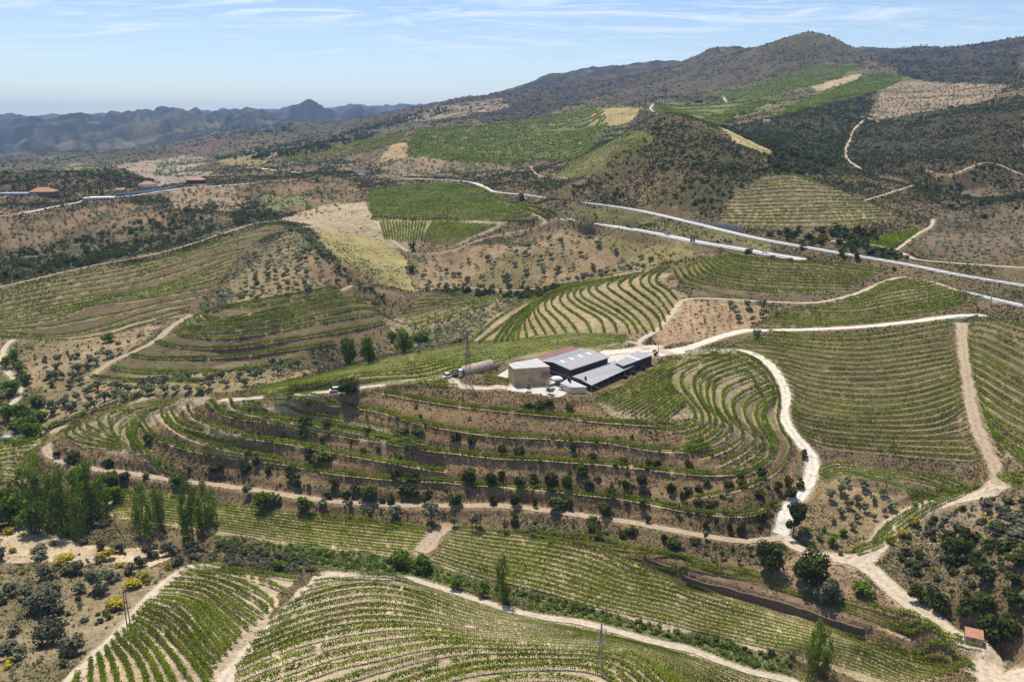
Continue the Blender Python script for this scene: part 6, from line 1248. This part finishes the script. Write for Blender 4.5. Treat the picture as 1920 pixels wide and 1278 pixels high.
def pylon(px_, py_, h, rz, label, wb=2.6, group=None):
    x, y = ground(px_, py_)[0]; z = gz(x, y) - .2
    key = round(h)
    if key not in PY: b, am = lattice(h, wb); t1 = b.obj('lattice', BM['galv']); a1 = am.obj('crossarm', BM['galv']); PY[key] = (t1.data, a1.data); bpy.data.objects.remove(t1); bpy.data.objects.remove(a1)
    o = empty('power_pylon', (x, y, z), rz); tag(o, label, 'pylon', group)
    for nm, me in zip(('lattice', 'crossarm'), PY[key]): c = bpy.data.objects.new(nm, me); col_link(c); c.parent = o
    return Vector((x, y, z))
p0 = pylon(878, 727, 24, R(25), 'tall lattice pylon standing in front of the tan storage tunnel', 2.8)
p1 = pylon(1125, 1258, 13, R(10), 'lattice pylon among the vines on the domed foreground vineyard', 1.2)
for (a, b_, h, lab) in ((312, 405, 26, 'lattice pylon on the brown slope below the white houses'), (75, 322, 40, 'far lattice pylon beside the low left hill'), (963, 258, 40, 'far pylon on the green hillside, left of the two'), (1022, 233, 38, 'far pylon on the green hillside, right of the two'), (1208, 238, 36, 'far pylon left of the track on the ridge field'), (1246, 214, 34, 'far pylon right of the track on the ridge field'), (795, 240, 30, 'faint far pylon on the heath below the ridge')):
    pylon(a, b_, h, R(20), lab, 5.0)
def hpole(px_, py_, h, label):
    x, y = ground(px_, py_)[0]; z = gz(x, y) - .2; o = empty('wooden_power_pole', (x, y, z), R(20)); tag(o, label, 'power pole')
    for s in (-.45, .45): b = MB(); b.tube((s, 0, 0), (s * .5, 0, h), .16, .11, 7); b.obj('pole', BM['brownwood'], o)
    b = MB(); b.box((0, 0, h - .4), (2.6, .16, .16)); b.obj('crossarm', BM['galv'], o)
    for s in (-1.1, 0, 1.1): b = MB(); b.tube((s, 0, h - .4), (s, 0, h + .1), .08); b.obj('insulator', BM['darkwall'], o)
hpole(242, 1177, 11.5, 'twin wooden power pole beside the pale track of the lower left plot')
def pole(px_, py_, h, label, r_=.14, mat='concrete', box=False, name='utility_pole', arm=True):
    x, y = ground(px_, py_)[0]; z = gz(x, y) - .2; o = empty(name, (x, y, z)); tag(o, label, 'pole'); b = MB(); b.tube((0, 0, 0), (0, 0, h), r_, r_ * .7, 8); b.obj('shaft', BM[mat], o)
    if arm: b = MB(); b.box((0, 0, h - .3), (1.8, .14, .14)); b.obj('crossarm', BM['galv'], o)
    if box: b = MB(); b.box((.5, -.1, h * .72), (.9, .7, 1.1)); b.obj('transformer', BM['galv'], o)
    return Vector((x, y, z + h))
pole(1857, 573, 13, 'thick utility pole with a transformer at the right end of the access road', .32, box=True)
pole(1843, 586, 8.5, 'thin post at the end of the concrete wall', .09, arm=False); pole(1881, 582, 8, 'thin pole right of the transformer pole', .09, arm=False); pole(1769, 546, 7, 'thin pole beside the pale track above the wedge vineyard', .09, arm=False)
pole(1234, 662, 7, 'wooden pole at the gravel fork behind the winery shed', .14, 'brownwood', arm=False)
for i, (a, b_) in enumerate(((1899, 579), (1918, 576), (1785, 541), (1778, 541), (1843, 586))): pole(a, b_, 1.8, ['short brown gate post by the spiky plant', 'short brown post at the right edge near the highway', 'short brown post on the pale track, right of a pair', 'short brown post on the pale track, left of a pair', 'reddish post at the end of the concrete wall'][i], .25, 'brownwood', name='gate_post', arm=False)
def wires(label, pts, sag, r_=.045, n=18):
    a, c = Vector(pts[0]), Vector(pts[1]); b = MB(); prev = None
    for k in range(n + 1):
        f = k / n; p = a.lerp(c, f); p.z -= sag * 4 * f * (1 - f)
        if prev is not None: b.tube(prev, p, r_, n=4)
        prev = p
    tag(b.obj('power_line', BM['wire']), label, 'power line')
ends = [(*at_z(2200, 1098, 44), 44), (*at_z(2200, 1088, 45), 45), (*at_z(2200, 1052, 46), 46)]
ca2, sa2 = math.cos(R(25)), math.sin(R(25))
for i, (f, L_) in enumerate(((.62, 3.2), (.74, 2.8), (.86, 2.4))):
    h = 24 * f - .6; wires(['lowest power line running from the winery pylon to the lower right', 'middle power line running from the winery pylon to the lower right', 'topmost power line running from the winery pylon to the lower right'][i], [(p0.x + ca2 * L_, p0.y + sa2 * L_, p0.z + h), ends[i]], 3.0)
# ------------------------------------------------------------------ walls, rails, signs
def wall_along(name, W, h, th, mat, label, cat='wall', base=-.4, steps=None):
    b = MB(); d = np.gradient(W, axis=0); nn = np.c_[-d[:, 1], d[:, 0]] / (np.hypot(*d.T)[:, None] + 1e-9) * th / 2; z = smooth1(sample(ZG, W[:, 0], W[:, 1]), 3); hh = np.ones(len(W)) * h if steps is None else steps
    n = len(W); A_, B_ = W + nn, W - nn
    for k in range(n): b.v += [(*A_[k], z[k] + base), (*B_[k], z[k] + base), (*B_[k], z[k] + hh[k]), (*A_[k], z[k] + hh[k])]
    for k in range(n - 1):
        i = 4 * k
        for e in range(4): f = (e + 1) % 4; b.f.append((i + e, i + f, i + 4 + f, i + 4 + e))
    b.f += [(0, 1, 2, 3), (4 * n - 1, 4 * n - 2, 4 * n - 3, 4 * n - 4)]
    o = b.obj(name, BM[mat]); tag(o, label, cat); return o
Wl = line([(1773, 605), (1800, 602), (1833, 596)], 2); wall_along('concrete_wall', Wl, 1.9, .5, 'concrete', 'pale concrete retaining wall at the top of the wide bare track')
Wl = line([(1281, 412), (1320, 421), (1360, 430), (1394, 438)], 1.5); st_ = np.interp(np.arange(len(Wl)), [0, len(Wl) * .36, len(Wl) * .37, len(Wl) * .7, len(Wl) * .71, len(Wl)], [1.5, 1.8, 3.0, 3.2, 4.4, 4.6]); wall_along('stepped_retaining_wall', Wl, 3, .8, 'galv', 'dark stepped retaining wall beside the upper highway', steps=st_)
for k_, (a_, b_) in enumerate(((2, int(len(BANK) * .16)), (int(len(BANK) * .18), int(len(BANK) * .74)), (int(len(BANK) * .78), len(BANK) - 8))):
    Wb = BANK[a_:b_]
    if len(Wb) > 4: zb_ = sample(ZBASE, Wb[:, 0], Wb[:, 1]); tp = 1.0 + fbm(Wb[:, 0] / 5, Wb[:, 1] / 5, 3, 77) * .8; o = wall_along('earth_bank', Wb, 1, 1.1, 'earth', ['short left piece of the brown earth bank above the valley strip', 'long middle piece of the brown earth bank above the valley strip', 'right piece of the brown earth bank near the bottom corner'][k_], 'earth bank', base=-2.6, steps=tp)
Wl = line([(218, 368), (260, 363), (300, 357), (332, 353)], 4); wall_along('road_wall', Wl, 3.2, .6, 'pool', 'long grey wall lining the road below the left houses')
def rail(W, off, label):
    d = np.gradient(W, axis=0); nn = np.c_[-d[:, 1], d[:, 0]] / (np.hypot(*d.T)[:, None] + 1e-9); P = resample(W + nn * off, step=6); z = sample(ZG, P[:, 0], P[:, 1]) + .35
    o = empty('guard_rail', (P[0][0], P[0][1], z[0])); tag(o, label, 'guard rail'); b = MB(); ps = MB()
    for k in range(len(P) - 1):
        a, c = Vector((*P[k], z[k] + .65)), Vector((*P[k + 1], z[k + 1] + .65)); dd = (c - a); L_ = dd.length; m_ = (a + c) / 2
        b.box(m_, (L_ * 1.01, .1, .35), math.atan2(dd.y, dd.x)); ps.box((P[k][0], P[k][1], z[k] + .2), (.15, .15, .9))
    child(b.obj('beam', BM['galv']), o)
rail(HW1[0], 6.0, 'guard rail on the far side of the lower highway'); rail(HW1[0], -6.0, 'guard rail on the near side of the lower highway'); rail(HW2[0], 5.0, 'guard rail on the far side of the upper highway'); rail(HW2[0], -5.0, 'guard rail on the near side of the upper highway')
rail(HW3[0], 4.4, 'guard rail on the far side of the highway at the right edge'); rail(HW3[0], -4.4, 'guard rail on the near side of the highway at the right edge')
def sign(px_, py_, w_, h, zb, label, two=False):
    x, y = ground(px_, py_)[0]; z = gz(x, y); o = empty('road_sign', (x, y, z), R(-8)); tag(o, label, 'road sign')
    for s in ((-w_ * .3, w_ * .3)): b = MB(); b.tube((s, 0, -.3), (s, 0, zb + h * .9), .12, n=6); b.obj('post', BM['galv'], o)
    for s in ((-w_ * .26, w_ * .26) if two else (0,)): b = MB(); b.box((s, -.1, zb + h / 2), (w_ * (.46 if two else 1), .08, h)); b.obj('panel', BM['galv'], o)
    if two:
        b = MB(); b.v += [(-1.9, -.6, -.2), (1.9, -.6, -.2), (0, -1.6, -4.2), (-1.9, .6, -.2), (1.9, .6, -.2), (0, .2, -4.2)]; b.f += [(0, 1, 2), (3, 5, 4), (0, 3, 4, 1), (1, 4, 5, 2), (2, 5, 3, 0)]; b.obj('footing', BM['darkwall'], o)
sign(1298, 460, 3.4, 5.2, .8, 'tall back-facing twin panel road sign on the lower highway embankment', True); sign(1470, 469, 1.6, 1.8, 1.6, 'small grey road sign between the highways'); sign(1442, 447, 1.2, .9, .8, 'tiny dark sign at the slip road')
# agave by the gate posts
x, y = ground(1889, 586)[0]; b = MB()
for k in range(22): a = k * 2.4; e = .35 + .9 * (k % 5) / 5; b.tube((x, y, gz(x, y)), (x + math.cos(a) * 1.7 * math.cos(e), y + math.sin(a) * 1.7 * math.cos(e), gz(x, y) + 1.9 * math.sin(e)), .12, .02, 4)
tag(b.obj('agave_plant', M['olive']), 'spiky agave plant beside the brown gate post at the right', 'agave')

# ------------------------------------------------------------------ the air
zt = max(float(ZG.max()), CZ) + 30; zb = float(ZG.min()) - 1
b = MB(); b.box((0, 7200, (zt + zb) / 2), (28000, 16400, zt - zb)); hz = b.obj('haze', BM['white']); hm = bpy.data.materials.new('air'); hm.use_nodes = True; t = hm.node_tree; t.nodes.clear()
pv = t.nodes.new('ShaderNodeVolumePrincipled'); pv.inputs['Density'].default_value = 7.0e-5; pv.inputs['Color'].default_value = (0.38, 0.61, 1.0, 1); pv.inputs['Anisotropy'].default_value = 0.0
to = t.nodes.new('ShaderNodeOutputMaterial'); t.links.new(pv.outputs[0], to.inputs['Volume']); hz.data.materials[0] = hm; tag(hz, 'thin blue summer haze over the hills', 'haze', kind='stuff')
